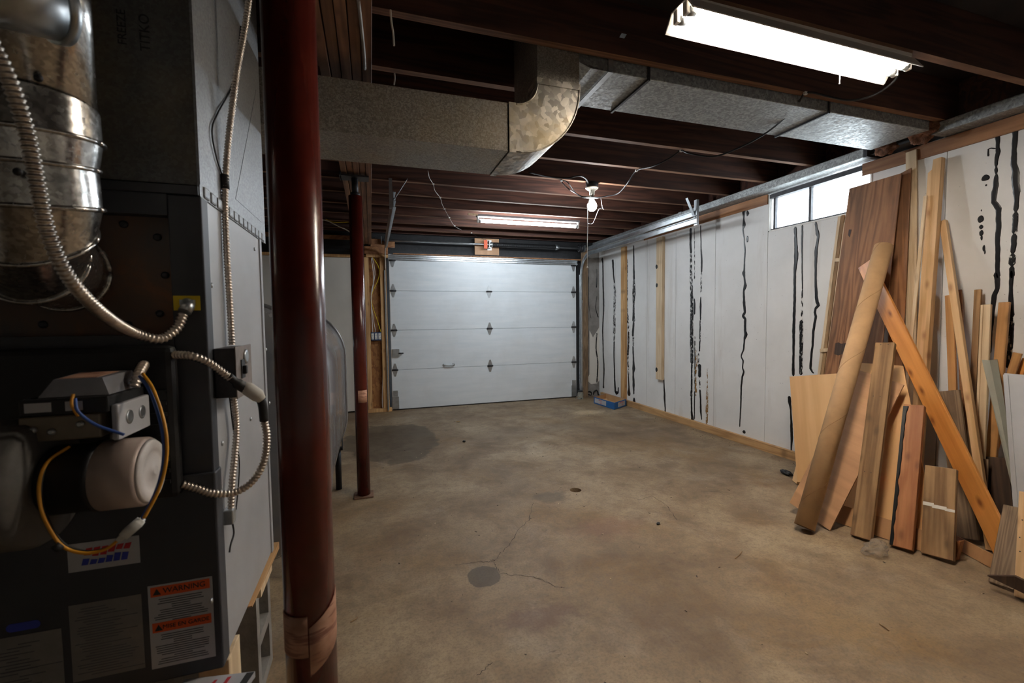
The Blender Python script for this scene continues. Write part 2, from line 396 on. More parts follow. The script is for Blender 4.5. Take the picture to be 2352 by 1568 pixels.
floor = lk('floor', me); tag(floor, 'stained bare concrete basement floor', 'floor', kind='structure')
def ribbon(pts, z=.0012):
    """flat strip on the floor: (x, y, half width)"""
    b = bmesh.new(); L = []
    for i, (x, y, w) in enumerate(pts):
        a = Vector(pts[max(i-1, 0)][:2]); c = Vector(pts[min(i+1, len(pts)-1)][:2]); d = (c-a).normalized(); nrm = Vector((-d.y, d.x))
        L.append((b.verts.new((x+nrm.x*w, y+nrm.y*w, z)), b.verts.new((x-nrm.x*w, y-nrm.y*w, z))))
    for p, q in zip(L, L[1:]): b.faces.new((p[0], p[1], q[1], q[0]))
    return b
M['crack'] = plain('crack_shade', (.045,.032,.024), .9)
for path in ([(1225,1155),(1215,1195),(1190,1215),(1175,1245),(1150,1270),(1140,1285),(1120,1290),(1085,1290),(1040,1300)],
             [(1128,1285),(1138,1300),(1148,1318),(1190,1322),(1230,1325),(1270,1345),(1300,1352)],
             [(1130,1518),(1110,1540),(1090,1560)], [(1465,1148),(1500,1140),(1530,1160),(1560,1200)], [(1610,1130),(1650,1128),(1690,1150)]):
    pts = []
    P = [AZ(x, y, 0) for x, y in path]
    for a, b in zip(P, P[1:]):
        for k in range(6):
            q = a.lerp(b, k/6); pts.append((q.x+random.uniform(-.006,.006), q.y+random.uniform(-.008,.008), random.uniform(.0006,.0020)))
    o = obj('crack', ribbon(pts), M['crack'], floor); o['kind'] = 'structure'
mb = MB(); mb.box(hx-.05, hx+.05, hy-.05, hy+.05, -.155, -.15); 
struct('ceiling', MB().box(XL, XF, YFW, YB+.4, ZC, ZC+.02), M['subfloor'], 'dark plank underside of the floor above')
struct('wall_left', MB().box(XL-.1, XL, YFW, YB+.4, 0, ZC), M['cream'], 'pale basement wall at the far left')
struct('wall_front', MB().box(XL, XF, YFW-.1, YFW, 0, ZC), M['cream'], 'pale painted wall behind the viewer')
wb = struct('wall_back', MB().box(XL, .32, YB+.10, YB+.4, 0, ZC).box(.32, XF, YB+.10, YB+.4, 2.07, ZC).box(2.98, XF, YB+.06, YB+.4, 0, 2.07), M['tarblock'], 'black tarred block wall around the garage door')
struct('wall_board', MB().box(XL, -.11, YB+.04, YB+.098, .02, 2.045), M['cream'], '', wb)
struct('trim_strip', MB().box(XL, -.03, YB+.03, YB+.099, 2.05, 2.085), M['stud'], '', wb)
struct('trim_strip', MB().box(XL, -.10, YB+.03, YB+.099, 2.285, 2.33), M['plate'], '', wb)
struct('concrete_corner', MB().box(3.17, XW, YB-.02, YB+.058, 0, 2.3), M['cement'], '', wb)
# window opening in the right wall: Y 2.28-3.04, Z 1.97-2.26
WY0, WY1, WZ0, WZ1 = 2.20, 3.045, 1.965, 2.29
mb = MB()
mb.box(XW+.012, XF, YFW, YB+.3, 0, WZ0).box(XW+.012, XF, YFW, WY0, WZ0, 2.30).box(XW+.012, XF, WY1, YB+.3, WZ0, 2.30).box(XW+.031, XF, YFW, YB+.3, 2.30, ZC)
seams = sorted({round(AX(x, 700, XW).y, 3) for x in (1552, 1642, 1761)} | {1.78, .55, -.7, 4.84, 5.6})
edges = [YFW]+seams+[YB]
for a, b in zip(edges, edges[1:]):
    a += .0026; b -= .0026
    for (p, q, z0, z1) in ((a, b, 0, WZ0), (a, min(b, WY0), WZ0, 2.30), (max(a, WY1), b, WZ0, 2.30)):
        if q-p > .01: mb.box(XW, XW+.012, p, q, z0, z1)
wr = struct('wall_right', mb, M['wallpaint'], 'white painted board wall with black tar runs')
# window: steel basement sash, two panes, daylight behind it
wn = thing('window_1', 'small two-pane basement window letting in white daylight', 'window', (XW+.1, (WY0+WY1)/2, WZ0), kind='structure')
struct('window_reveal', MB().box(XW-.004, XW+.05, WY1-.012, WY1, WZ0, WZ1).box(XW-.004, XW+.05, WY0, WY0+.012, WZ0, WZ1).box(XW-.004, XW+.05, WY0, WY1, WZ0-.001, WZ0+.010), M['white'], '', wn)
fm = MB()
for y in (WY1-.04, (WY0+WY1)/2+.055, WY0+.014): fm.box(XW+.022, XW+.047, y-.010, y+.010, WZ0+.01, WZ1-.012)
fm.box(XW+.022, XW+.047, WY0+.012, WY1-.012, WZ0+.01, WZ0+.026).box(XW-.004, XW+.047, WY0+.012, WY1-.012, WZ1-.036, WZ1-.001)
struct('window_frame', fm, M['dark_steel'], '', wn)
t = NT('window_glass'); t.t.nodes.remove(t.b); g = t.n('ShaderNodeBsdfTransparent'); g.inputs[0].default_value = (.93,.95,.95,1); gl = t.n('ShaderNodeBsdfGlossy'); gl.inputs['Roughness'].default_value = .02; mx = t.n('ShaderNodeMixShader'); mx.inputs[0].default_value = .06; t.l(g.outputs[0], mx.inputs[1]); t.l(gl.outputs[0], mx.inputs[2]); t.l(mx.outputs[0], t.out.inputs[0]); M['glass'] = t.m
mid = (WY0+WY1)/2+.055
for a, b in ((WY0+.02, mid-.01), (mid+.01, WY1-.05)): struct('pane', MB().box(XW+.032, XW+.036, a, b, WZ0+.024, WZ1-.033), M['glass'], '', wn)
# sill plate and base board along the right wall
struct('trim_1', MB().box(XW-.012, XW+.02, 3.05, 4.9, 2.212, 2.297), M['plate'], 'rough brown sill plate on the white wall beyond the window', None, 'trim')
struct('trim_2', MB().box(XW-.012, XW+.02, YFW, 2.262, 2.212, 2.297), M['plate'], 'rough brown sill plate on the white wall before the window', None, 'trim')
struct('baseboard_right', MB().box(XW-.038, XW-.0005, -.4, 5.98, 0, .073), M['stud_y'], 'plain two-by-four base board along the white wall', None, 'baseboard')

# ---- tar runs on the right wall, measured along the wall plane
Z3 = lambda p: (p[0]/2.7036+1300, p[1]/2.7036+480)
Z8 = lambda p: (p[0]/3.0152+1760, p[1]/3.0152+380)
Z4 = lambda p: (p[0]/4.356+1900, p[1]/4.356+280)
def run(name, T, sc, pts, mat, X=XW, th=.0025, jit=.10, parent=None):
    """a raised run of tar following (x, y, width) marks"""
    raw = []
    for (x, y, w) in pts:
        w *= 1.22
        px = T((x, y)); a = AX(*px, X); b = AX(px[0]+w/sc, px[1], X)
        raw.append((a.y, a.z, abs(a.y-b.y)))
    b = bmesh.new(); rows = []
    for i in range(len(raw)-1):
        (ya, za, wa), (yb, zb, wb_) = raw[i], raw[i+1]
        L = math.hypot(yb-ya, zb-za); k = max(2, int(L/.012))
        for j in range(k): 
            f = j/k; s = f*f*(3-2*f)
            rows.append((ya+(yb-ya)*s, za+(zb-za)*f, wa+(wb_-wa)*f))
    rows.append(raw[-1]); L = []
    for i, (y, z, w) in enumerate(rows):
        j1 = 1+jit*2*(noise.noise((y*9, z*40, 1.3))); j2 = 1+jit*2*(noise.noise((y*9+5, z*40, 7.7)))
        if i in (0, len(rows)-1): w *= .45
        a = rows[max(i-1, 0)]; c = rows[min(i+1, len(rows)-1)]
        d = Vector((c[0]-a[0], c[1]-a[1])); d = d.normalized() if d.length > 1e-6 else Vector((0, -1))
        nx, nz = -d.y, d.x
        hw = w/2
        L.append([b.verts.new((X-.0003, y+nx*hw*j1, z+nz*hw*j1)), b.verts.new((X-th, y+nx*hw*.6*j1, z+nz*hw*.6*j1)),
                  b.verts.new((X-th, y-nx*hw*.6*j2, z-nz*hw*.6*j2)), b.verts.new((X-.0003, y-nx*hw*j2, z-nz*hw*j2))])
    for p, q in zip(L, L[1:]):
        for i in range(3): b.faces.new((p[i], p[i+1], q[i+1], q[i]))
    o = obj(name, b, mat, parent or wr); o['kind'] = 'structure'; return o
def blob(T, sc, x, y, w, h, X=XW, mat='tar', n=14, parent=None):
    c = AX(*T((x, y)), X); e = AX(*T((x+w/2, y)), X); f = AX(*T((x, y+h/2)), X)
    rw = abs(e.y-c.y); rh = abs(f.z-c.z); b = bmesh.new(); sd = random.random()*50
    rad = [1+.22*noise.noise((math.cos(2*PI*k/n)+sd, math.sin(2*PI*k/n), sd)) for k in range(n)]
    o1 = [b.verts.new((X-.0003, c.y+rw*r*math.cos(2*PI*k/n), c.z+rh*r*math.sin(2*PI*k/n))) for k, r in enumerate(rad)]
    o2 = [b.verts.new((X-.003, c.y+rw*.8*r*math.cos(2*PI*k/n), c.z+rh*.8*r*math.sin(2*PI*k/n))) for k, r in enumerate(rad)]
    for k in range(n): b.faces.new((o1[k], o1[(k+1)%n], o2[(k+1)%n], o2[k]))
    b.faces.new(o2); o = obj('tar_blob', b, M[mat], parent or wr); o['kind'] = 'structure'
T_, TD, TR = M['tar'], M['tar_dry'], M['tar_rough']
R3 = lambda pts, mat=T_, **k: run('tar_run', Z3, 2.7036, pts, mat, **k)
R8 = lambda pts, mat=T_, **k: run('tar_run', Z8, 3.0152, pts, mat, **k)
R4 = lambda pts, mat=T_, **k: run('tar_run', Z4, 4.356, pts, mat, **k)
R3([(225,303,10),(229,340,6),(230,420,7),(234,600,6),(228,760,6),(231,880,6),(236,1000,7),(233,1090,5),(233,1112,9)])
R3([(290,313,10),(292,345,9),(295,400,6),(300,460,7)]); R3([(300,460,9),(304,520,12),(300,640,10),(300,740,14),(299,820,9)], TD)
R3([(299,820,6),(298,900,6),(302,1050,7),(306,1128,9),(314,1143,9),(324,1136,6),(325,1105,5)])
R3([(372,245,6),(378,360,10),(378,480,8),(378,570,10)], TD); R3([(378,570,6),(384,690,9),(388,760,9)], TD); R3([(388,760,9),(388,830,9),(384,910,9)], TR); R3([(384,910,9),(388,1035,7)], TD); R3([(388,1035,6),(391,1110,7),(391,1140,16),(392,1160,13)])
R3([(420,225,6),(421,330,7),(422,440,10)]); R3([(422,440,10),(422,520,16),(420,590,9),(420,640,10),(420,700,15)], TR); R3([(420,700,9),(415,790,11)]); R3([(417,790,10),(419,850,9)], TD); R3([(416,850,7),(419,940,8),(421,990,15),(418,1020,8),(420,1090,11),(421,1150,5)]); R3([(423,1170,6),(423,1190,13),(423,1213,10)])
R3([(601,175,9),(603,260,8),(604,330,7)]); R3([(604,330,8),(605,430,8),(604,550,7)], TR); R3([(604,550,5),(600,700,4),(600,880,4)], TD); R3([(603,1000,5),(609,1090,6),(612,1160,9),(616,1250,6),(617,1262,13),(618,1285,12)])
R3([(774,118,13),(774,210,12),(777,275,13)]); R3([(777,275,11),(776,370,12),(778,470,16)], TD); R3([(779,470,14),(782,620,16),(780,780,17),(782,960,15)], TR); R3([(782,960,10),(780,1120,9),(778,1165,14)], TR); R3([(779,1165,9),(780,1250,8),(786,1310,16),(786,1330,26),(788,1352,26)])
R3([(798,120,2),(799,260,3),(799,380,4)], TD); R3([(800,385,6),(798,440,6)], TD); R3([(798,555,5),(799,600,9),(798,655,8)]); R3([(800,790,5),(801,980,6),(800,1130,6)], TR); R3([(799,1130,6),(798,1250,5),(799,1305,4)])
R3([(836,100,5),(839,230,6),(843,330,9),(842,395,7)]); R3([(841,395,7),(838,520,9)], TD); R3([(837,545,5),(836,605,10),(835,690,6)]); R3([(833,690,6),(832,790,7),(829,885,7)], TR); R3([(824,895,5),(823,960,6)], TD); R3([(829,962,18),(830,1000,14),(829,1045,16)]); R3([(830,1060,7),(832,1110,7)], TD); R3([(832,1120,9),(836,1190,8),(837,1250,10),(842,1308,5)]); R3([(838,1325,13),(838,1345,15),(837,1365,10)])
run('brown_drip', Z3, 2.7036, [(806,875,14),(808,960,15),(805,1020,8),(807,1160,10)], M['drip']); run('brown_drip', Z3, 2.7036, [(879,970,6),(877,1080,5),(877,1130,10),(875,1250,14),(874,1340,9)], M['drip'])
R3([(1105,8,18),(1104,60,8),(1106,100,17),(1099,125,7),(1108,200,6),(1112,262,8),(1108,330,7),(1107,380,9),(1103,395,17),(1108,425,8),(1111,455,9),(1113,475,18),(1104,510,9),(1106,580,13),(1111,640,12),(1100,664,13),(1113,682,13),(1112,755,12),(1117,778,19),(1108,810,9),(1104,865,8),(1088,915,6),(1100,942,8),(1097,985,7),(1104,1010,9),(1094,1045,9),(1088,1110,8),(1086,1200,8),(1079,1352,5)])
R3([(1124,10,8),(1130,30,15),(1124,45,6)]); blob(Z3, 2.7, 1127, 187, 15, 44); blob(Z3, 2.7, 1106, 1383, 20, 22)
R3([(1424,110,15),(1426,170,14),(1430,290,22),(1421,400,13),(1420,560,14),(1414,760,16),(1413,900,12),(1411,1000,15),(1412,1036,14)])
R3([(1468,98,10),(1466,200,11),(1467,330,7),(1468,500,7)]); R3([(1468,500,8),(1464,690,12)], TD); R3([(1462,690,20),(1460,860,20),(1458,1030,17)], TR)
R3([(1387,1160,16),(1389,1195,17),(1396,1250,8),(1400,1340,13),(1402,1420,13),(1398,1512,6)]); R3([(1388,1510,16),(1388,1540,18)], TR)
R8([(343,390,15),(348,430,13),(355,470,22),(360,490,14),(345,600,20),(343,680,15),(342,780,13),(346,900,17),(352,945,20),(362,968,19),(342,990,15),(336,1015,15),(343,1045,15),(332,1110,14),(325,1160,16),(322,1230,12),(312,1320,14),(306,1405,14),(322,1432,10),(332,1438,6)])
blob(Z4, 4.36, 1700, 100, 100, 110)
R4([(1702,130,50),(1708,200,36),(1706,260,34),(1710,300,42),(1692,380,34),(1690,450,30)]); R4([(1690,450,30),(1690,520,28)], TR); R4([(1692,520,30),(1688,620,46),(1672,720,52),(1664,800,46),(1690,828,52),(1716,870,52),(1712,960,44),(1719,1040,46),(1705,1160,44),(1707,1300,42),(1703,1430,40),(1708,1560,44)])
R4([(1695,268,14),(1640,262,14),(1612,272,14),(1610,320,14),(1613,345,20)])
R8([(1590,740,33),(1600,790,32),(1600,850,30),(1580,900,32),(1573,960,30),(1566,1050,24),(1556,1150,20),(1550,1300,18)])
R4([(1892,-140,64),(1890,0,64),(1882,120,52),(1870,300,46),(1868,400,52),(1886,520,64),(1884,600,70),(1896,700,60),(1896,790,42),(1886,900,44)]); R4([(1886,900,52),(1884,1000,50),(1872,1120,46)], TR); R4([(1872,1120,50),(1868,1220,50),(1855,1320,44)]); R4([(1855,1320,56),(1848,1440,58)], TR); R4([(1848,1440,46),(1848,1560,46)])
R8([(1700,730,30),(1694,850,24),(1696,950,32),(1700,1050,36)]); R8([(1694,1050,40),(1690,1150,42),(1685,1280,40)], TR); R8([(1680,1280,36),(1668,1400,26)], TR)
for a in ((1583,558,86,64),(1538,972,66,72),(1540,1050,42,46),(1543,1110,46,60),(1545,1160,24,52),(1568,1262,30,66),(1578,1300,16,50),(1590,633,20,22),(1543,885,10,22)): blob(Z4, 4.36, *a)
# peeled white flap and tar on the concrete corner
fl = [(1354,758),(1362,775),(1376,752),(1378,730),(1378,870),(1372,880),(1358,882),(1347,872),(1354,860)]
mb = MB().prism([AY(x, y, YB-.024) for x, y in fl], (0, .003, 0)); struct('peeled_paint', mb, M['cream'], '', wb)
def corner_run(pts, mat=None):
    mb = MB(); P = [AY(x, y, YB-.026) for x, y, w in pts]
    mb.tube(smooth_path(P, 4), [max(.002, w*.0034) for w in sum([[p[2]]*4 for p in pts[:-1]], [])+[pts[-1][2]]], 6); o = obj('tar_run', mb, mat or T_, wb); o['kind'] = 'structure'
corner_run([(1371,618,1),(1371,640,2),(1370,660,2.5)]); corner_run([(1371,680,1),(1368,705,1.5),(1372,722,2),(1374,728,2)])
corner_run([(1371,765,2.5),(1369,800,3),(1373,830,3),(1372,860,3),(1371,878,2)], TR); corner_run([(1352,635,.8),(1352,690,.8),(1357,730,.8)])

corner_run([(1348,908,1.2),(1349,901,2.6),(1355,899,3),(1359,903,2.4),(1357,907,2),(1351,905,1.5)]); corner_run([(1363,906,2),(1364,900,3),(1370,896,3),(1373,900,3),(1374,906,3),(1377,906,1.5)])
# ================================================================== joists, beam, posts
JY = [.515, .92, 1.333, 1.735, 2.122, 2.535, 2.955, 3.365, 3.775, 4.165, 4.57, 4.975, 5.38, 5.785]
ordn = ['nearest the camera', 'second from the camera', 'third from the camera, over the near light', 'fourth from the camera, in front of the boxed duct', 'fifth from the camera, behind the boxed duct',
        'sixth from the camera', 'seventh from the camera', 'behind the bare bulb, holding its box', 'just beyond the bare bulb', 'fifth from the garage door', 'fourth from the garage door, at the far tube light', 'third from the garage door', 'second from the garage door', 'nearest the garage door']
def joist(x0, x1, y):
    o = obj('ceiling_joist', MB().box(x0, x1, y, y+.038, ZJ, ZC-.001), [M['joist'], M['joist_edge']])      # stained faces, lighter lower edge
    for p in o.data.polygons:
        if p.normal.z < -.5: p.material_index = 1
    return o
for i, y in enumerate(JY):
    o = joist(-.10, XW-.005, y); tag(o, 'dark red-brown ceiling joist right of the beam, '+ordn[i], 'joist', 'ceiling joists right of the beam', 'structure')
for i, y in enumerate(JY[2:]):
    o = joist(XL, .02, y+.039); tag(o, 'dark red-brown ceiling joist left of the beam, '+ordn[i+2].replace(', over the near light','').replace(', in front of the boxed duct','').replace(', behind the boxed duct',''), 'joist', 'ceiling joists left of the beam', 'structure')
o = obj('rim_board', MB().box(XW, XW+.03, YFW, YB-.02, 2.372, ZC-.001), M['joist']); tag(o, 'dark rim board closing the joist ends above the white wall', 'board', None, 'structure')
o = obj('rim_board', MB().box(XL, XF-.1, YB-.02, YB+.02, 2.385, ZC-.001), M['joist']); tag(o, 'dark rim board across the joist ends over the garage door', 'board', None, 'structure')
bt = thing('ceiling_beam', 'built-up brown timber beam resting on the red columns', 'beam', (-.065, 2, 2.2), kind='structure')
for k, x in enumerate((-.165, -.125, -.086, -.047, -.008)):
    z = 2.2+(.006 if k in (1, 3) else 0)
    o = obj('ply', MB().box(x+.001, x+.037, YFW, YB-.12, z, ZJ-.001, .002), M['beam'], bt)
M['rust_plate'] = plain('rusty_base_plate', (.17,.095,.06), .8, .1, .3, 30)
def column(x, y, r, label, strips):
    c = thing('steel_column', label, 'column', (x, y, 0))
    obj('shaft', MB().cyl((x, y, .012), (x, y, 2.06), r, 40), M['red'], c)
    obj('base_plate', MB().box(x-.064, x+.064, y-.062, y+.062, .0005, .010, .002), M['rust_plate'], c)
    obj('screw_jack', MB().cyl((x, y, 2.06), (x, y, 2.175), .021, 20).lathe([(.030,0),(.030,.02),(.022,.022)], (x, y, 2.06)), M['dark_steel'], c)
    obj('top_plate', MB().box(x-.09, x+.09, y-.055, y+.055, 2.176, 2.186).box(x-.095, x-.085, y-.06, y+.06, 2.176, 2.199), M['dark_steel'], c)
    for (z0, z1, a0, a1, sk) in strips:
        b = bmesh.new(); n = 16; rows = []
        for i in range(n+1):
            a = a0+(a1-a0)*i/n; u = (math.cos(a), math.sin(a)); e = sk*(i/n)
            rows.append([b.verts.new((x+u[0]*rr, y+u[1]*rr, zz+e)) for rr, zz in ((r+.0003, z0), (r+.0012, z0), (r+.0012, z1), (r+.0003, z1))])
        for p, q in zip(rows, rows[1:]):
            for k in range(4): b.faces.new((p[k], p[(k+1)%4], q[(k+1)%4], q[k])).smooth = True
        obj('paper_label', b, M['paper_tan'], c, label='torn tan paper label')
    return c
t = NT('worn_label_paper'); v = t.coord(); t.set(Base_Color=t.mix(t.ramp(t.noise(t.coord('Object', (1,1,9)), 14, 3), [(.52, BLK), (.6, WHT)]), t.ramp(t.noise(v, 22, 4), [(.35, (.42,.21,.13,1)), (.65, (.62,.36,.25,1))]), (.30,.13,.09,1)), Roughness=.7); M['paper_tan'] = t.m
column(-.125, .885, .0445, 'red painted steel column in front, beside the furnace', [(.612, .688, -2.95, -1.55, 0), (.575, .665, -1.50, .10, .045)])
column(-.080, 3.175, .0435, 'red painted steel column further back, beside the oil tank', [(.66, .745, -2.0, -.5, 0)])

# ================================================================== ducts
Y0, Y1 = 1.78, 2.09
X1 = .60; RO, RI = .295, .09                                     # elbow: outer and inner radius in the XZ plane
ZB, ZT = 1.922, 2.118
dt = thing('supply_duct', 'galvanized trunk duct with curved elbow rising between the joists', 'duct', (.2, 1.93, ZB))
obj('trunk', MB().box(-.72, X1-.035, Y0, Y1, ZB, ZT), M['galv_trunk'], dt)
obj('joint_collar', MB().box(X1-.030, X1, Y0-.004, Y1+.004, ZB-.004, ZT+.004), M['galv_elbow'], dt)
obj('joint_gap', MB().box(X1-.040, X1-.030, Y0+.003, Y1-.003, ZB+.003, ZT-.003), M['black'], dt)
cx, cz = X1, ZB+RO
def arc(r, n=18): return [(cx+r*math.sin(PI/2*k/n), cz-r*math.cos(PI/2*k/n)) for k in range(n+1)]
mb = MB(); oa, ia = arc(RO), arc(RO-(ZT-ZB)); b = mb.b
rows = [[b.verts.new((p[0], y, p[1])) for p, y in ((o_, Y0), (o_, Y1), (i_, Y1), (i_, Y0))] for o_, i_ in zip(oa, ia)]
for p, q in zip(rows, rows[1:]):
    for k in range(4): b.faces.new((p[k], p[(k+1)%4], q[(k+1)%4], q[k]))
b.faces.new(rows[0]); b.faces.new(rows[-1][::-1])
el = obj('elbow', mb, M['galv_elbow'], dt)
sm = MB()
for r_ in (RO, RO-(ZT-ZB)): sm.tube([(x, Y0-.002, z) for x, z in arc(r_)], .0035, 6)
obj('elbow_seam', sm, M['galv_elbow'], el)
xr0, xr1 = cx+RO-(ZT-ZB), cx+RO
obj('riser_collar', MB().box(xr0-.004, xr1+.004, Y0-.004, Y1+.004, cz-.002, cz+.024), M['galv_elbow'], dt)
obj('riser', MB().box(xr0, xr1, Y0, Y1, cz+.024, 2.585), M['galv_trunk'], dt)
d2 = thing('branch_duct', 'long flat galvanized duct running between joists to the white wall', 'duct', (2, 1.95, 2.32))
xs = [xr1+.01, 1.05, 1.252, 2.39, 3.22]
for a, b_ in zip(xs[1:], xs[2:]): obj('duct_section', MB().box(a+.004, b_-.004, 1.782, 2.105, 2.32, 2.56, .003), M['galv'], d2)
obj('end_collar', MB().prism([(xs[0], 1.80, 2.35), (xs[0]+.05, 1.785, 2.322), (1.052, 1.785, 2.322), (1.052, 1.785, 2.50), (xs[0], 1.80, 2.50)], (0, .29, 0)), M['galv'], d2)
for x in xs[2:4]: obj('seam_cleat', MB().box(x-.008, x+.004, 1.776, 2.111, 2.310, 2.566), M['dark_steel'], d2)
obj('hanger_strap', MB().box(1.035, 1.060, 1.772, 1.776, 2.318, 2.40).box(1.035, 1.060, 1.772, 2.117, 2.313, 2.317).prism([(1.03,1.772,2.37),(1.055,1.772,2.37),(1.10,1.73,2.46),(1.075,1.73,2.46)], (0,-.002,0)), M['steel'], d2)
wd = thing('wall_duct', 'galvanized duct running along the top of the white wall', 'duct', (3.31, 3, 2.30))
obj('duct_section', MB().box(3.255, XW+.09, 2.155, 4.05, 2.302, 2.366, .006), M['galv'], wd)
obj('duct_section', MB().box(3.255, XW+.09, 4.06, YB-.05, 2.302, 2.366, .006), M['galv'], wd)
obj('duct_section', MB().box(3.262, XW+.09, YFW+.1, 1.80, 2.302, 2.366, .006), M['galv'], wd)
obj('joint_band', MB().box(3.251, XW+.09, 4.03, 4.08, 2.299, 2.3685), M['galv'], wd)
obj('joint_band', MB().box(3.251, XW+.09, 2.15, 2.175, 2.299, 2.3685), M['dark_steel'], wd)
obj('inner_liner', MB().box(3.28, XW+.08, 1.80, 2.155, 2.312, 2.36), M['black'], wd)
def lumpy(c, r, seed, sc=(1,1,1), amp=.45, mat='insul', name='insulation_wad', parent=None):
    b = bmesh.new(); bmesh.ops.create_icosphere(b, subdivisions=4, radius=1)
    for v in b.verts:
        d = v.co.normalized(); k = 1+amp*noise.noise(d*1.7+Vector((seed,0,0)))+amp*.5*noise.noise(d*4+Vector((0,seed,0)))
        v.co = Vector((d.x*sc[0], d.y*sc[1], d.z*sc[2]))*r*k+Vector(c)
    for f in b.faces: f.smooth = True
    return obj(name, b, M[mat], parent)
for (c, r, sd, sc, lb) in (((3.285, 2.06, 2.335), .055, 3, (.8,1.2,.9), 'brown insulation wad stuffed in the duct gap above the window'),
                           ((3.265, 1.84, 2.345), .075, 8, (.8,1.,.85), 'ragged brown insulation wad hanging over the pale tall board')):
    tag(lumpy(c, r, sd, sc), lb, 'insulation', 'insulation wads at the duct end')

# plenum and furnace
XS, YF = -.35, 1.13
pl = thing('furnace_plenum', 'tall galvanized plenum box standing on the furnace', 'plenum', (-.6, 1.45, 1.50))
obj('casing', MB().box(-.95, XS-.004, YF+.004, 1.752, 1.52, 2.368), M['galv_shaded'], pl)
mb = MB(); mb.box(XS-.0035, XS+.002, YF+.004, 1.752, 1.52, 2.368); mb.prism([(XS+.0018,1.40,1.56),(XS+.0018,1.70,1.56),(XS+.0018,1.70,2.0)], (.0012,0,0)); mb.prism([(XS+.0018,1.16,2.0),(XS+.0018,1.16,2.2),(XS+.0018,1.5,2.36)], (.0012,0,0))
obj('side_sheet', mb, M['galv_plain'], pl)
mb = MB()
for k in range(13): mb.box(XS-.002, XS+.006, YF+.02+k*.045, YF+.055+k*.045, 1.497, 1.523, .004)
mb.box(XS-.003, XS+.002, YF, 1.752, 1.496, 1.521)
obj('crimped_flange', mb, M['galv_plain'], pl)
obj('front_flange', MB().box(-.95, XS, YF-.006, YF+.003, 1.497, 1.515), M['furn_front_shaded'], pl)
for (px, py, tx, sz) in ((280, 62, 'FREEZE', .022), (333, 75, 'TITKO', .026)):
    p = AY(px, py, YF+.003); text('lettering', tx, M['black'], pl, frame_m(p, (0,0,1), (-1,0,0)), sz)
fu = thing('furnace', 'tall grey oil furnace with rusty upper panel and warning labels', 'furnace', (-.6, 1.4, .425))
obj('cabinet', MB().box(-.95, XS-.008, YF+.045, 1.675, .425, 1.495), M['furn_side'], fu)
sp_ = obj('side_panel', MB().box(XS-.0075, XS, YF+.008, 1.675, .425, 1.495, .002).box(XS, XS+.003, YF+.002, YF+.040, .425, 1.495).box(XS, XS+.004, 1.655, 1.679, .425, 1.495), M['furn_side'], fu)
mb = MB()
for (px, py) in ((584,572),(485,655),(610,802),(618,925),(575,962),(510,1018),(495,905),(484,1380)):
    p = AX(px, py, XS); obj('screw', MB().lathe([(.006,0),(.006,.002),(.003,.004)], p, (1,0,0), 10), M['steel'], sp_)
mb = MB(); zt = 1.451
xa = -.41
mb.box(xa, XS+.0035, YF, YF+.04, .86, 1.496, .003).box(-.95, xa, YF, YF+.04, zt, 1.496).box(-.95, xa, YF, YF+.04, 1.165, 1.195)
obj('front_frame', mb, M['furn_front_shaded'], fu)
rp = obj('heat_shield', MB().box(-.95, xa+.002, YF+.030, YF+.040, 1.19, zt+.005), M['rusty'], fu)
mb = MB()
for (px, py) in ((285,515),(362,545),(380,632),(368,720),(295,745),(100,745)):
    obj('bolt', MB().lathe([(.008,0),(.008,.003),(.004,.006)], AY(px, py, YF+.03), (0,-1,0), 10), M['dark_steel'], rp)
dp = obj('door_panel', MB().box(-.95, XS+.007, YF-.006, YF+.04, .427, .885, .004), M['furn_front_shaded'], fu)
bc = obj('burner_shroud', MB().box(-.95, -.402, YF-.035, YF+.001, .845, 1.172, .012), M['black'], fu)
mb = MB()
for k in range(9): mb.box(-.50, -.415, YF-.040, YF-.0355, .88+k*.024, .888+k*.024)
obj('louvre', mb, M['black'], bc)
def card(name, x0, x1, z0, z1, mat, parent, y, th=.0008, r=0): return obj(name, MB().box(x0, x1, y-th, y, z0, z1), mat, parent)
LY = YF-.0062
M['label_white'] = plain('label_white', (.46,.47,.50), .5, 0, .03); M['label_grey'] = plain('label_grey', (.20,.19,.18), .5, 0, .10, 30)
M['orange'] = plain('label_orange', (.75,.10,.012), .5, 0, .03); M['ink'] = plain('ink', (.02,.02,.02), .6); M['ink_soft'] = plain('printed_text_grey', (.075,.075,.085), .6)
M['blue'] = plain('label_blue', (.03,.05,.40), .5); M['redink'] = plain('label_red', (.45,.02,.03), .5); M['yellow'] = plain('yellow_plate', (.72,.52,.01), .5)
def fr(x, z, y=LY-.001): return frame_m((x, y, z), (1,0,0), (0,0,1))
w = card('warning_label', -.479, -.358, .460, .648, M['label_white'], fu, LY)
w['label'] = 'white warning label with two orange bands'
for z, tx, s_ in ((.633, 'WARNING', .0165), (.552, 'MISE EN GARDE', .0125)):
    obj('orange_band', MB().box(-.474, -.363, LY-.0013, LY-.0008, z-.011, z+.011), M['orange'], w)
    text('lettering', tx, M['ink'], w, fr(-.411, z, LY-.0016), s_)
    obj('hazard_triangle', MB().prism([(-.470, LY-.0014, z-.007), (-.455, LY-.0014, z-.007), (-.4625, LY-.0014, z+.007)], (0,-.0004,0)), M['ink'], w)
mb = MB(); rr = random.Random(4)
for z0, n in ((.614, 15), (.533, 14)):
    for k in range(n):
        if k in (3, 4, 10): L = .035
        else: L = rr.uniform(.075, .104)
        mb.box(-.419-L/2, -.419+L/2, LY-.0011, LY-.0008, z0-k*.0050, z0-k*.0050+.0019)
obj('printed_lines', mb, M['ink_soft'], w)
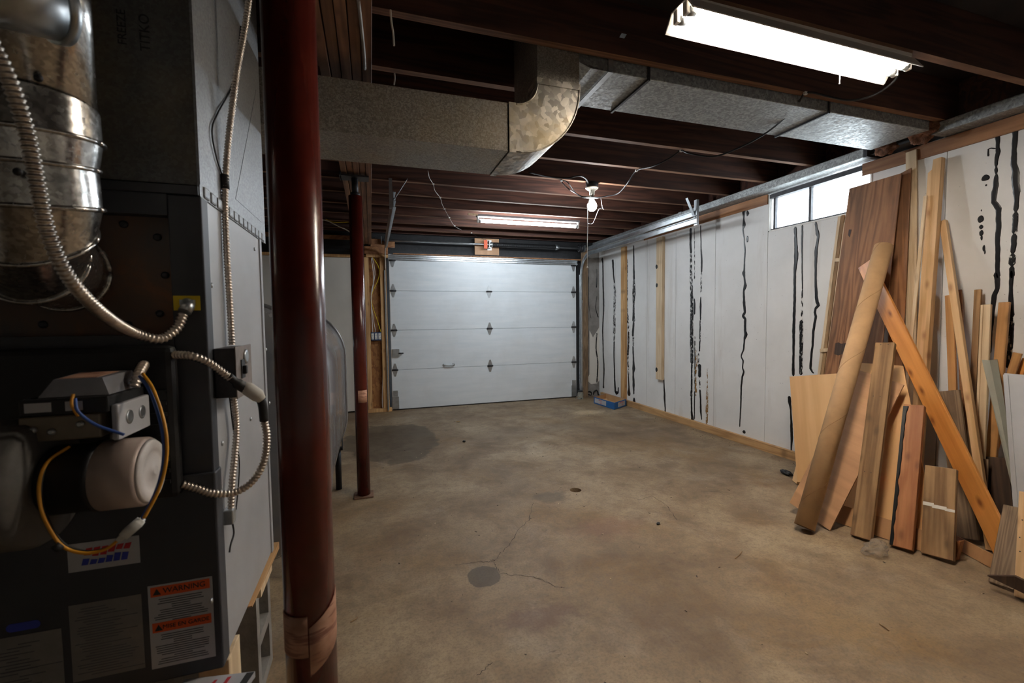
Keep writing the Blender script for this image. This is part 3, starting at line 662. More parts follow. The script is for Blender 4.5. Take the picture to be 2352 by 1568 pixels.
d = card('rating_sheet', -.616, -.491, .468, .634, M['label_grey'], fu, LY); d['label'] = 'faded grey rating sheet'
mb = MB()
for k in range(26):
    a = rr.uniform(-.61, -.58); mb.box(a, a+rr.uniform(.04, .10), LY-.0010, LY-.0008, .477+k*.0058, .477+k*.0058+.0016)
obj('printed_lines', mb, M['ink_soft'], d)
d = card('certificate_sheet', -.74, -.630, .43, .590, M['label_grey'], fu, LY); d['label'] = 'grey printed sheet in two blocks'
mb = MB()
for k in range(20): 
    a = rr.uniform(-.735, -.70); mb.box(a, a+rr.uniform(.03, .065), LY-.0010, LY-.0008, .442+k*.0068, .442+k*.0068+.002)
mb.box(-.738, -.631, LY-.0011, LY-.0008, .518, .5195)
obj('printed_lines', mb, M['ink_soft'], d)
mb = MB(); bl = [(-.690+.030*math.copysign(1, math.cos(a))*.62+.0085*math.cos(a), LY-.0008, .608+.0085*math.sin(a)) for a in [2*PI*k/24 for k in range(24)]]
o = obj('blue_badge', mb.prism(bl, (0,.0008,0)), M['blue'], fu); o['label'] = 'blue rounded badge'
lg = card('maker_plate', -.612, -.489, .704, .764, M['label_white'], fu, LY); lg['label'] = 'white plate with red and blue wave emblem'
mb = MB()
for k in range(6):
    x = -.585+k*.0135; top = .752; lo = .737-.004*math.sin(k*1.1)
    mb.prism([(x, LY-.0009, lo), (x+.011, LY-.0009, lo-.001), (x+.0155, LY-.0009, top), (x+.0045, LY-.0009, top-.001)], (0,-.0004,0))
obj('emblem', mb, M['redink'], lg)
mb = MB()
for k in range(6):
    x = -.590+k*.0135; hi = .730-.004*math.sin(k*1.1)
    mb.prism([(x, LY-.0009, .716), (x+.011, LY-.0009, .716), (x+.0145, LY-.0009, hi-.001), (x+.0035, LY-.0009, hi)], (0,-.0004,0))
obj('emblem', mb, M['blue'], lg)
y_ = obj('connection_plate', MB().box(-.407, -.357, YF-.001, YF, 1.247, 1.279), M['yellow'], fu); y_['label'] = 'yellow connection plate'

# flue pipe: tall pipe, adjustable elbow turning into the furnace
fp = thing('flue_pipe', 'shiny galvanized flue pipe with jointed elbow entering the furnace', 'flue', (-.55, .95, 1.25))
r = .078
ax, ay = -.514, .93
obj('pipe', MB().cyl((ax, ay, 1.565), (ax, ay, 2.06), r, 40).box(ax-.01, ax+.004, ay-r-.004, ay-r+.003, 1.58, 2.06), M['flue'], fp)
def gore(c0, n0, c1, n1, r0, r1, name, bead=True):
    """elbow segment between two tilted rims"""
    b = bmesh.new(); R = []
    for c, n_, rr_ in ((c0, n0, r0), (c1, n1, r1)):
        n_ = Vector(n_).normalized(); u = n_.cross(Vector((1,0,0))); u = u.normalized() if u.length > .1 else Vector((0,1,0)); w_ = n_.cross(u)
        R.append([b.verts.new(Vector(c)+rr_*(math.cos(2*PI*k/40)*Vector((1,0,0))+math.sin(2*PI*k/40)*n_.cross(Vector((1,0,0))).normalized())) for k in range(40)])
    for k in range(40): b.faces.new((R[0][k], R[0][(k+1)%40], R[1][(k+1)%40], R[1][k])).smooth = True
    o = obj(name, b, M['flue'], fp)
    if bead:
        n_ = Vector(n1).normalized(); ring_ = [Vector(c1)+(r1+.001)*(math.cos(2*PI*k/40)*Vector((1,0,0))+math.sin(2*PI*k/40)*n_.cross(Vector((1,0,0))).normalized()) for k in range(41)]
        obj('bead', MB().tube(ring_, .004, 8), M['flue'], o)
    return o
c = [Vector((ax, ay, 1.58)), Vector((ax, ay, 1.525)), Vector((ax, ay+.004, 1.480)), Vector((ax, ay+.010, 1.415)), Vector((ax-.025, ay+.042, 1.365)), Vector((ax-.065, ay+.098, 1.335)), Vector((ax-.095, YF+.03, 1.330))]
nr = [(0,0,-1),(0,.14,-1),(0,.18,-1),(0,.20,-1),(0,.65,-.75),(0,1,-.30),(0,1,0)]
rads = [r+.003, r+.005, r-.004, r-.004, r-.002, r+.001, r+.002]
for k in range(6): gore(c[k], nr[k], c[k+1], nr[k+1], rads[k], rads[k+1], 'elbow_gore')
mb = MB(); 
for p in ((ax+.02, ay-r+.003, 1.447), (ax+.045, ay-.064, 1.592)): obj('screw', MB().lathe([(.006,0),(.006,.002),(.003,.005)], p, (0,-1,0), 10), M['dark_steel'], fp)
# damper above it, mostly out of the frame
dm = thing('draft_hood', 'smooth grey branch pipe joining the top of the flue pipe', 'pipe', (ax-.15, ay-.2, 1.66))
A_, B_ = AY(135,12,.815), AY(-110,-60,.74)
obj('branch_pipe', MB().tube([A_, B_], [.047, .047], 40), M['steel'], dm)
obj('rim', MB().tube([A_, A_+(B_-A_).normalized()*.012], [.051, .051], 40), M['steel'], dm)

# oil burner
bu = thing('oil_burner', 'oil burner with pale motor and grey control box on the furnace front', 'burner', (-.5, 1.0, .80))
my, mz = .985, .942
mo = obj('motor', MB().lathe([(.057,-.10),(.061,-.094),(.061,-.035),(.064,-.034),(.064,-.024)], (-.448, my, mz), (1,0,0), 40), M['black'], bu)
M['motor_end'] = plain('motor_bell', (.50,.40,.35), .5, .1, .08); M['motor_cap'] = plain('motor_cap', (.62,.58,.56), .5, 0, .06)
obj('motor_bell', MB().lathe([(.0635,-.024),(.0635,.036),(.060,.042),(.05,.043)], (-.448, my, mz), (1,0,0), 40), M['motor_end'], mo)
cp = MB().lathe([(.0595,.0425),(.056,.047),(.040,.049),(.038,.047),(.030,.048),(.010,.049),(.008,.052)], (-.448, my, mz), (1,0,0), 40)
obj('end_cap', cp, M['motor_cap'], mo, label='pale motor end cap')
M['cast'] = plain('cast_housing', (.095,.088,.08), .7, .2, .25, 14); M['chassis'] = plain('burner_chassis', (.20,.165,.12), .5, .4, .2, 14)
obj('blower_housing', MB().lathe([(.05,-.135),(.105,-.13),(.112,-.115),(.112,-.03),(.105,-.018),(.066,-.012)], (-.535, my, mz), (1,0,0), 48).box(-.66, -.56, my+.01, YF-.03, mz-.08, mz+.09, .01), M['cast'], bu)
obj('mounting_flange', MB().box(-.62, -.50, YF-.06, YF-.034, .85, 1.03, .004).cyl((-.58, my, mz), (-.58, YF-.036, mz), .05, 24), M['cast'], bu)
ch = obj('chassis', MB().box(-.575, -.462, .955, 1.085, 1.018, 1.062, .003), M['chassis'], bu)
mb = MB()
for (x, z) in ((-.555,1.04),(-.53,1.035),(-.49,1.045),(-.562,1.025)): obj('screw', MB().lathe([(.006,0),(.006,.003),(.003,.006)], (x, .955, z), (0,-1,0), 10), M['steel'], ch)
cb = obj('control_box', MB().box(-.572, -.448, .952, 1.082, 1.063, 1.092, .003), M['black'], bu)
M['grey_lid'] = plain('control_lid', (.17,.17,.19), .5)
ld = obj('control_lid', MB().hexa([(-.552,.965,1.093),(-.452,.965,1.093),(-.452,1.08,1.093),(-.552,1.08,1.093)], [(-.540,.985,1.122),(-.470,.985,1.122),(-.462,1.07,1.126),(-.545,1.07,1.126)]), M['grey_lid'], bu)
obj('lid_sticker', MB().prism([(-.535,.99,1.1225),(-.48,.99,1.1225),(-.478,1.06,1.1258),(-.538,1.06,1.1258)], (0,0,.0006)), M['paper_tan'], ld)
jb = obj('junction_cover', MB().box(-.4475, -.437, .957, 1.075, 1.010, 1.075, .003), M['label_white'], bu); jb['label'] = 'pale steel junction cover with two knockouts'
mb = MB()
for y in (.995, 1.042): obj('knockout', MB().lathe([(.013,0),(.013,.0012),(.010,.002)], (-.437, y, 1.045), (1,0,0), 18), M['steel'], jb)
for a, b_ in ((-.563,-.527),(-.508,-.484)): obj('control_sticker', MB().box(a, b_, .9508, .9519, 1.070, 1.086), M['label_white'], cb)
YW = .90
def wire(pts, r, mat, parent, name='wire', seg=8): return obj(name, MB().tube(smooth_path(pts, 8), r, seg), mat, parent)
M['wire_orange'] = plain('orange_wire', (.72,.32,.02), .5); M['wire_blue'] = plain('blue_wire', (.05,.12,.42), .5)
lp = [(328,858,1.02),(350,890,.98),(372,950,.95),(383,1010,.93),(380,1070,.92),(362,1130,.91),(330,1190,.90)]
wire([AY(x, y, yy) for x, y, yy in lp], .0028, M['wire_orange'], bu, 'orange_wire'); wire([AY(x-7, y+6, yy) for x, y, yy in lp], .0028, M['wire_blue'], bu, 'blue_wire')
lp2 = [(272,1240,.90),(240,1262,.90),(195,1270,.90),(150,1258,.90),(120,1225,.90),(95,1170,.91),(90,1110,.92),(110,1060,.94),(160,1025,.96)]
wire([AY(*p) for p in lp2], .0026, M['wire_orange'], bu, 'orange_wire'); wire([AY(x+5, y-4, yy+.004) for x, y, yy in lp2], .0022, M['black'], bu, 'black_wire')
wire([AY(*p) for p in ((172,915,.945),(180,945,.94),(220,975,.94),(285,998,.94))], .0026, M['wire_blue'], bu, 'blue_wire')
wire([AY(*p) for p in ((168,905,.947),(165,930,.94),(180,955,.945))], .0026, M['wire_orange'], bu, 'orange_wire')
a, b_ = AY(328,1192,.90), AY(272,1240,.90)
obj('wire_connector', MB().tube([a, a.lerp(b_,.1), a.lerp(b_,.12), a.lerp(b_,.75), a.lerp(b_,.78), b_], [.006,.007,.0105,.0105,.007,.006], 4), M['white'], bu)
obj('cable_tie', MB().tube([AY(126,1250,.897), AY(140,1262,.897)], .006, 8), M['black'], bu)
obj('conduit_stub', armoured([AY(308,888,1.03), AY(318,860,1.04), AY(332,835,1.07)], .0085), M['bx'], bu)

# conduits and boxes on the furnace
cond = armoured([AY(-40,60,.76), AY(15,170,.775), AY(60,300,.79), AY(85,420,.80), AY(112,540,.815), AY(160,640,.845), AY(230,715,.92), AY(300,760,1.04), AY(365,778,1.08), AY(405,755,1.10), AY(422,720,1.11)], .0088)
co = thing('flexible_conduit', 'thick flexible metal conduit sweeping across the flue to the yellow plate', 'conduit', AY(422,720,1.11))
obj('sheath', cond, M['bx'], co)
e = AY(424,716,1.11); obj('connector', MB().tube([e, e+Vector((.004,.008,.012)), Vector((-.382, YF-.002, 1.263))], .0125, 14).box(-.392,-.366,YF-.012,YF-.0012,1.258,1.270), M['steel'], co)
bxp = [AY(574,-14,1.30), AY(560,80,1.30), AY(545,160,1.295), AY(533,250,1.29), AY(522,350,1.285), AY(517,450,1.28), AY(520,560,1.275), AY(527,680,1.272), AY(533,792,1.27)]
co = thing('flexible_conduit', 'slim ribbed cable hanging from the ceiling down the furnace side', 'conduit', AY(533,792,1.27))
obj('sheath', armoured(bxp, .0072), M['bx'], co)
p = AY(517,418,1.282); obj('tape_wrap', MB().cyl(p+Vector((0,0,-.018)), p+Vector((0,0,.018)), .0092, 14), M['black'], co)
obj('thin_wire', MB().tube(smooth_path([AY(553,60,1.34), AX(540,180,-.342), AX(500,260,-.344), AX(487,300,-.344), AX(497,360,-.344), AY(513,410,1.287)], 8), .0020, 6), M['black'], co)
BX0, BX1, BY0, BY1, BZ0, BZ1 = XS+.0045, -.302, 1.158, 1.285, 1.045, 1.160
bo = thing('switch_box', 'rusty metal switch box on the furnace side', 'box', (-.32, 1.22, BZ0))
obj('housing', MB().box(BX0, BX1, BY0, BY1, BZ0, BZ1, .002), M['dark_steel'], bo)
M['box_face'] = plain('worn_box_cover', (.25,.20,.17), .45, .6, .3, 25)
fc = obj('cover', MB().box(BX1, BX1+.002, BY0-.004, BY1+.004, BZ0-.003, BZ1+.003), M['box_face'], bo)
obj('toggle', MB().box(BX1+.002, BX1+.012, 1.20, 1.212, 1.095, 1.115, .002).box(BX1+.002, BX1+.004, 1.192, 1.222, 1.085, 1.13), M['black'], fc)
obj('outlet_ring', MB().lathe([(.018,0),(.018,.003),(.012,.004)], (BX1+.002, 1.235, 1.135), (1,0,0), 18), M['steel'], fc)
co = thing('flexible_conduit', 'short ribbed cable hanging below the switch box', 'conduit', AX(533,1170,-.335))
obj('sheath', armoured([Vector((-.33, 1.235, BZ0-.001)), AX(543,980,-.332), AX(540,1040,-.332), AX(534,1100,-.332), AX(531,1168,-.334)], .0072), M['bx'], co)
p = AX(529,1180,-.335); obj('clamp', MB().box(p.x-.012, p.x+.009, p.y-.014, p.y+.014, p.z-.022, p.z+.014, .003), M['steel'], co)
obj('thin_wire', MB().tube(smooth_path([AX(534,1200,-.335), AX(537,1225,-.335), AX(530,1250,-.336), AX(527,1268,-.336)], 6), .0022, 6), M['black'], co)
obj('thin_wire', MB().tube(smooth_path([AX(527,910,-.338), AX(536,985,-.338), AX(549,1050,-.338), AX(548,1110,-.338), AX(542,1170,-.338)], 6), .0018, 6), M['black'], co)
co = thing('flexible_conduit', 'ribbed conduit looping out of the black burner shroud past the switch box', 'conduit', AY(612,1000,1.16))
up = [Vector((-.4015, 1.105, AY(412,815,1.09).z)), AY(440,817,1.09), AY(475,830,1.10), AY(505,850,1.115), AY(528,868,1.125)]
dn = [AY(606,962,1.16), AY(613,1005,1.16), AY(606,1060,1.155), AY(580,1105,1.145), AY(540,1130,1.135), AY(490,1133,1.122), AY(455,1122,1.118), Vector((-.4015, 1.112, AY(430,1110,1.115).z))]
obj('sheath', armoured(up, .0078), M['bx'], co); obj('sheath', armoured(dn, .0078), M['bx'], co)
obj('rubber_sleeve', MB().tube(smooth_path([AY(524,862,1.124), AY(545,880,1.132), AY(566,893,1.14)], 4), [.0085]*4+[.0125]*5, 12), M['black'], co)
obj('plug_connector', MB().tube([AY(558,887,1.138), AY(570,893,1.14), AY(592,908,1.148), AY(602,918,1.15)], [.012,.0155,.0155,.010], 14), M['cream'], co, label='cream plastic plug connector')
obj('rubber_sleeve', MB().tube(smooth_path([AY(596,912,1.15), AY(603,930,1.155), AY(607,966,1.16)], 5), .0098, 12), M['black'], co)

# ---- under the furnace
def cinder(x0, x1, y0, y1, z1, label):
    """hollow block on end: solid shell with two cores opening towards +X"""
    b = bmesh.new(); mb = MB(); mb.b.free(); mb.b = b
    wy = .035; mz_ = z1/2
    mb.box(x0, x1, y0, y0+wy, .001, z1).box(x0, x1, y1-wy, y1, .001, z1)
    mb.box(x0, x1, y0+wy, y1-wy, .001, .04).box(x0, x1, y0+wy, y1-wy, z1-.04, z1).box(x0, x1, y0+wy, y1-wy, mz_-.018, mz_+.018)
    o = obj('cinder_block', b, M['cement']); return tag(o, label, 'concrete block')
cinder(-.60, -.372, 1.53, 1.72, .36, 'grey hollow concrete block standing on end under the furnace')
mb = MB().box(-.60, -.35, 1.50, 1.66, .362, .397); tag(obj('packing_board', mb, M['pine_pale']), 'flat pale packing board on top of the concrete block', 'board')
mb = MB().hexa([(-.372,1.36,.419),(-.340,1.36,.419),(-.340,1.735,.398),(-.372,1.735,.398)], [(-.372,1.36,.423),(-.340,1.36,.423),(-.340,1.735,.423),(-.372,1.735,.423)]); tag(obj('wood_shim', mb, M['stud_y']), 'thin orange wood shim wedged under the furnace edge', 'shim')
mb = MB().box(-.405, -.342, 1.155, 1.245, .001, .423, .002); tag(obj('support_post', mb, M['pine_pale']), 'pale wood block propping the near furnace corner', 'block')
mb = MB().box(-.95, -.80, 1.3, 1.6, .001, .423); tag(obj('support_block', mb, M['cement']), 'grey block under the far furnace corner', 'block')
cbx = thing('carton', 'cardboard carton on the floor below the furnace labels', 'carton', (-.42, 1.0, 0))
obj('carton_body', MB().box(-.62, -.305, +.93, 1.115, .002, .405, .003), M['card'], cbx)
bk = thing('booklet', 'white printed manual with red lines lying under the furnace', 'booklet', (-.37, 1.06, .4065))
obj('pages', MB().hexa([(-.46,.99,.4065),(-.315,.965,.4065),(-.275,1.10,.4065),(-.42,1.125,.4065)], [(-.46,.99,.414),(-.315,.965,.414),(-.275,1.10,.420),(-.42,1.125,.420)]), M['label_white'], bk)
obj('red_rule', MB().prism([(-.36,1.00,.4155),(-.352,1.00,.4155),(-.322,1.10,.4206),(-.330,1.10,.4206)], (0,0,.0004)).prism([(-.385,1.0,.4155),(-.414,1.0,.4155),(-.349,1.10,.4206),(-.355,1.10,.4206)], (0,0,.0004)), M['redink'], bk)
obj('black_band', MB().prism([(-.325,.985,.4155),(-.312,.983,.4155),(-.276,1.098,.4206),(-.292,1.10,.4206)], (0,0,.0004)), M['ink'], bk)

# ---- oil tank
TX, TR_, ZL, ZH, TY0, TY1 = -.53, .335, .52, .965, 2.02, 3.50
tk = thing('oil_tank', 'grey steel heating oil tank behind the furnace', 'tank', (TX, 2.7, 0))
def obround(r, n=20):
    P = []
    for k in range(n+1): a = PI*k/n; P.append((TX+r*math.cos(a), ZH+r*math.sin(a)))
    for k in range(n+1): a = PI+PI*k/n; P.append((TX+r*math.cos(a), ZL+r*math.sin(a)))
    return P
b = bmesh.new(); loops = []
for y, dr in ((TY0-.07, -.14), (TY0-.055, -.08), (TY0-.02, -.025), (TY0+.02, -.004), (TY0+.06, 0), (TY1-.06, 0), (TY1-.02, -.004), (TY1+.02, -.025), (TY1+.055, -.08), (TY1+.07, -.14)):
    loops.append([b.verts.new((x, y, z)) for x, z in obround(TR_+dr)])
for p, q in zip(loops, loops[1:]):
    for k in range(len(p)): b.faces.new((p[k], p[(k+1)%len(p)], q[(k+1)%len(p)], q[k])).smooth = True
b.faces.new(loops[0][::-1]); b.faces.new(loops[-1])
sh = obj('shell', b, M['oiltank'], tk)
for y in (TY0+.06, TY1-.06):
    P = [Vector((x, y, z)) for x, z in obround(TR_+.004)]
    obj('weld_flange', MB().tube(P+[P[0]], .009, 8, False), M['oiltank'], tk)
for lx, ly in ((-.255, 3.36), (-.80, 3.36), (-.255, 2.2), (-.80, 2.2)):
    lg_ = obj('leg', MB().cyl((lx, ly, .001), (lx, ly, .30), .021, 18), M['black'], tk)
    obj('leg_bracket', MB().box(lx-.03, lx+.035, ly-.03, ly+.03, .29, .305).box(lx+.029, lx+.035, ly-.03, ly+.03, .30, .46), M['dark_steel'], lg_)
ft = obj('fill_fitting', MB().cyl((-.50, 2.12, 1.28), (-.50, 2.12, 1.42), .026, 18).cyl((-.50, 2.12, 1.34), (-.50, 2.12, 1.365), .036, 8).cyl((-.50, 2.12, 1.41), (-.50, 2.12, 1.43), .036, 8), M['insul'], tk, label='rusty fill fitting')
obj('copper_tube', MB().tube(smooth_path([(-.50,2.12,1.43),(-.495,2.12,1.47),(-.505,2.12,1.50),(-.515,2.12,1.51)], 5), .006, 8), M['black'], ft)

# ================================================================== garage door
DX0, DX1, YDR = .245, 2.995, 6.09
dr = thing('door_1', 'white sectional garage door with four panels, closed', 'garage door', ((DX0+DX1)/2, YDR, 0), kind='structure')
for a, b_ in zip((.012, .549, 1.086, 1.616), (.549, 1.086, 1.616, 2.095)):
    s_ = struct('door_section', MB().box(DX0, DX1, YDR, YDR+.04, a+.0024, b_-.0024, .002).box(DX0, DX1, YDR+.012, YDR+.038, b_-.01, b_+.012), M['gdoor'], '', dr)
mb = MB()
for x in (DX0+.048, DX1-.048): mb.box(x-.045, x+.045, YDR-.002, YDR-.0003, .02, 2.07)
struct('end_stile', mb, M['gdoor'], '', dr)
struct('bottom_seal', MB().box(DX0, DX1, YDR+.004, YDR+.036, .0005, .013), M['black'], '', dr)
st = MB(); 
for z, dz in ((2.028, .012), (2.052, .010), (2.078, .014)): st.box(DX0-.01, DX1+.01, YDR-.035, YDR-.002, z, z+dz)
st.box(DX0-.01, DX1+.01, YDR-.006, YDR-.002, 2.02, 2.095)
struct('top_strut', st, M['steel'], '', dr)
def hinge(x, z, half=0):
    mb = MB(); y = YDR-.0025; w = .037
    if half >= 0: mb.prism([(x-w, y, z), (x+w, y, z), (x+w*.75, y, z+.035), (x+.010, y, z+.088), (x-.010, y, z+.088), (x-w*.75, y, z+.035)], (0,-.003,0))
    if half <= 0: mb.prism([(x-w, y, z), (x-w*.75, y, z-.035), (x-.010, y, z-.088), (x+.010, y, z-.088), (x+w*.75, y, z-.035), (x+w, y, z)], (0,-.003,0))
    h = obj('hinge', mb, M['steel'], dr); h['kind'] = 'structure'
    obj('hinge_pin', MB().cyl((x-w-.006, y-.009, z), (x+w+.006, y-.009, z), .0075, 12).box(x-w, x+w, y-.010, y-.002, z-.012, z+.012), M['dark_steel'], h)
for z in (.549, 1.086, 1.616):
    for x in (DX0+.045, 1.620, DX1-.045): hinge(x, z)
for x in (DX0+.045, DX1-.045): hinge(x, 2.02, -1)
h = obj('pull_handle', MB().tube(smooth_path([(.955,YDR-.004,.590),(.965,YDR-.026,.588),(1.02,YDR-.030,.583),(1.075,YDR-.026,.588),(1.085,YDR-.004,.590)], 5), .009, 10).lathe([(.020,0),(.020,.004),(.010,.007)], (.952,YDR-.001,.590), (0,-1,0), 14).lathe([(.020,0),(.020,.004),(.010,.007)], (1.088,YDR-.001,.590), (0,-1,0), 14), M['steel'], dr)
lk_ = obj('slide_lock', MB().box(.262, .352, YDR-.022, YDR-.003, .725, .835, .002), M['steel'], dr); obj('lock_bolt', MB().cyl((.34, YDR-.024, .775), (.405, YDR-.024, .775), .009, 10), M['dark_steel'], lk_)
for x, a in ((DX0+.045, .165), (DX1-.045, .165)):
    bb = obj('bottom_bracket', MB().box(x-.042, x+.042, YDR-.016, YDR-.003, .022, .19, .002).box(x-.030, x+.030, YDR-.012, YDR-.003, .19, .27), M['steel'], dr)
# tracks: vertical leg, radius, horizontal rails, hanger
def track(x, label, yend, sgn):
    tr = thing('door_track', label, 'track', (x, YDR-.05, 0))
    mb = MB()
    mb.box(x-.003, x+.003, YDR-.075, YDR-.022, .02, 1.88).box(x-.016, x+.003, YDR-.078, YDR-.074, .02, 1.88).box(x-.016, x+.003, YDR-.024, YDR-.020, .02, 1.88)
    obj('vertical_rail', mb, M['steel'], tr)
    P = [(x, YDR-.05-.28*(1-math.cos(a)), 1.88+.28*math.sin(a)) for a in [PI/2*k/12 for k in range(13)]]
    mb = MB()
    for dy in (0, 1):
        Q = [(x, YDR-.05-(.28+dy*.0)*(1-math.cos(a))-(.025 if dy else -.025)*math.cos(a), 1.88+.28*math.sin(a)+(.025 if dy else -.025)*(-math.sin(a)) ) for a in [PI/2*k/12 for k in range(13)]]
        mb.tube(Q, .006, 8)
    b = mb.b; r0 = [b.verts.new((x, YDR-.05-.28*(1-math.cos(a))-.025*math.cos(a), 1.88+.28*math.sin(a)-.025*math.sin(a))) for a in [PI/2*k/12 for k in range(13)]]
    r1 = [b.verts.new((x, YDR-.05-.28*(1-math.cos(a))+.025*math.cos(a), 1.88+.28*math.sin(a)+.025*math.sin(a))) for a in [PI/2*k/12 for k in range(13)]]
    r2 = [b.verts.new(v.co+Vector((sgn*.002,0,0))) for v in r0]; r3 = [b.verts.new(v.co+Vector((sgn*.002,0,0))) for v in r1]
    for k in range(12): b.faces.new((r0[k], r1[k], r1[k+1], r0[k+1])); b.faces.new((r2[k], r2[k+1], r3[k+1], r3[k]))
    obj('curved_rail', mb, M['steel'], tr)
    for z in (2.160, 2.232):
        mb = MB().box(x-.0025, x+.0025, yend, YDR-.30, z-.026, z+.026).box(min(x, x-sgn*.022), max(x, x-sgn*.022), yend, YDR-.30, z+.022, z+.026).box(min(x, x-sgn*.022), max(x, x-sgn*.022), yend, YDR-.30, z-.026, z-.022)
        obj('horizontal_rail', mb, M['steel'], tr)
    mb = MB().box(x+sgn*.004, x+sgn*.008, yend+.01, yend+.045, 2.12, 2.365).box(x+sgn*.004, x+sgn*.030, yend+.006, yend+.010, 2.12, 2.365)
    obj('hanger_angle', mb, M['steel'], tr)
    p, q = Vector((x+sgn*.006, yend+.03, 2.18)), Vector((x+.12 if sgn < 0 else x-.075, yend+.06, 2.385))
    obj('hanger_brace', MB().hexa([p+Vector((0,-.016,0)), p+Vector((0,.016,0)), p+Vector((.004,.016,0)), p+Vector((.004,-.016,0))], [q+Vector((0,-.016,0)), q+Vector((0,.016,0)), q+Vector((.004,.016,0)), q+Vector((.004,-.016,0))]), M['steel'], tr)
    mb = MB()
    for z in (.12, .78, 1.45): mb.box(min(x, x+sgn*.07), max(x, x+sgn*.07), YDR-.045, YDR-.040, z, z+.045)
    obj('jamb_bracket', mb, M['steel'], tr)
    return tr
track(3.055, 'galvanized door track beside the white wall', 3.56, 1)
track(.195, 'galvanized door track below the beam, left of the garage door', 3.70, -1)
# torsion spring shaft
ts = thing('torsion_shaft', 'torsion spring shaft mounted above the garage door', 'spring', (1.6, 6.0, 2.265))
obj('shaft', MB().cyl((.15, 6.0, 2.268), (3.08, 6.0, 2.268), .0125, 16), M['steel'], ts)
n = 700; P = [(1.66+.96*k/n, 6.0+.030*math.cos(2*PI*k/10), 2.268+.030*math.sin(2*PI*k/10)) for k in range(n+1)]
obj('spring_coil', MB().tube(P, .0052, 6), M['black'], ts)
for x in (1.655, 2.62): obj('winding_cone', MB().lathe([(.038,0),(.036,.02),(.026,.04),(.024,.06)], (x, 6.0, 2.268), (1 if x > 2 else -1,0,0), 18), M['steel'], ts)
for x in (.21, 3.02): obj('cable_drum', MB().lathe([(.030,-.02),(.058,-.018),(.050,-.012),(.050,.02),(.060,.026),(.030,.028)], (x, 6.0, 2.268), (1,0,0), 28), M['dark_steel'], ts)
for x in (.155, 3.085): obj('end_bearing', MB().box(x-.003, x+.003, 5.96, 6.098, 2.22, 2.31), M['steel'], ts)
obj('centre_bracket', MB().box(1.59, 1.64, 5.985, 6.078, 2.215, 2.225).box(1.60, 1.606, 5.96, 6.078, 2.215, 2.32).box(1.60, 1.66, 6.070, 6.078, 2.20, 2.34), M['steel'], ts)
o = obj('warning_tag', MB().box(1.525, 1.575, 5.970, 5.972, 2.205, 2.325), M['orange'], ts, label='orange warning tag')
o = obj('spring_anchor_board', MB().box(1.42, 1.775, 6.080, 6.099, 2.135, 2.365, .002), M['ply_mid'], None); tag(o, 'plywood board behind the torsion spring bracket', 'board')
mb = MB()
o = obj('door_head_trim', MB().box(.30, 3.06, 6.060, 6.099, 2.100, 2.114), M['plate']); o['kind'] = 'structure'; tag(o, 'thin wooden stop strip along the head of the garage door', 'trim', None, 'structure'); o.name = 'trim_3'
# framing beside the door
def stud(name, x0, x1, y0, y1, z0, z1, mat, label, cat='stud'):
    """upright timber with its own local frame so the grain runs up it"""
    mb = MB().box(x0, x1, y0, y1, z0, z1, .002); o = obj(name, mb, M[mat]); return tag(o, label, cat, None, 'structure' if cat != 'strip' else None)
stud('wall_stud', -.105, -.069, 6.04, 6.099, .05, 2.045, 'stud', 'narrow orange stud edge just right of the rear column')
stud('wall_stud', -.066, -.012, 6.035, 6.099, .05, 2.045, 'stud', 'new wood stud left of the receptacles')
stud('wall_stud', .127, .206, 6.035, 6.099, .05, 2.045, 'stud', 'new wood jamb stud right of the receptacles, beside the door track')
stud('sole_plate', -.09, .235, 6.03, 6.099, .001, .048, 'stud', 'short wood sole plate under the framed bay', 'plate')
stud('head_plate', -.04, .235, 6.03, 6.099, 2.047, 2.085, 'stud', 'short wood plate on top of the framed bay', 'plate')
stud('header_block', -.06, .235, 6.02, 6.099, 2.088, 2.185, 'plate', 'wide wood block above the framed bay', 'block')
stud('header_block', .02, .325, 6.03, 6.099, 2.187, 2.285, 'plate', 'wood block under the beam end, topmost over the framed bay', 'block')
o = obj('sheathing_panel', MB().box(-.0115, .1265, 6.085, 6.099, .05, 2.045), M['osb']); tag(o, 'reddish strand board behind the receptacles', 'panel', None, 'structure')
rb = thing('receptacle_box', 'blue box with three duplex receptacles in the framed bay', 'outlet', (.07, 6.04, .96))
M['boxblue'] = plain('outlet_box_blue', (.03,.07,.16), .5)
obj('box', MB().box(-.008, .123, 6.030, 6.083, .958, 1.066, .003), M['boxblue'], rb)
for k in range(3):
    x = .0135+k*.044; d_ = obj('receptacle', MB().box(x-.016, x+.016, 6.024, 6.030, .972, 1.052, .004), M['white'], rb)
    for z in (.992, 1.032): obj('slots', MB().box(x-.008, x-.005, 6.0232, 6.0242, z-.006, z+.006).box(x+.005, x+.008, 6.0232, 6.0242, z-.006, z+.006).lathe([(.0035,0),(.0035,.0008)], (x, 6.0242, z-.012), (0,-1,0), 8), M['ink'], d_)
for pts, mt, nm in (([(853,592),(858,640),(853,690),(855,740),(856,763)], 'white', 'white cable, innermost of the bundle above the receptacles'), ([(855,590),(861,630),(852,680),(858,735),(863,763)], 'cream', 'cream cable, middle of the bundle above the receptacles'),
                    ([(856,590),(870,615),(869,640),(853,685),(868,740),(875,763)], 'yellow', 'yellow cable curving widest above the receptacles'), ([(880,780),(879,860),(878,925),(882,941),(891,940),(893,933)], 'cream', 'thin cream wire curling down to the floor by the door track')):
    o = obj('power_cable', MB().tube(smooth_path([AY(x, y, 6.045) for x, y in pts], 6), .0042, 6), M[mt]); tag(o, nm, 'cable')
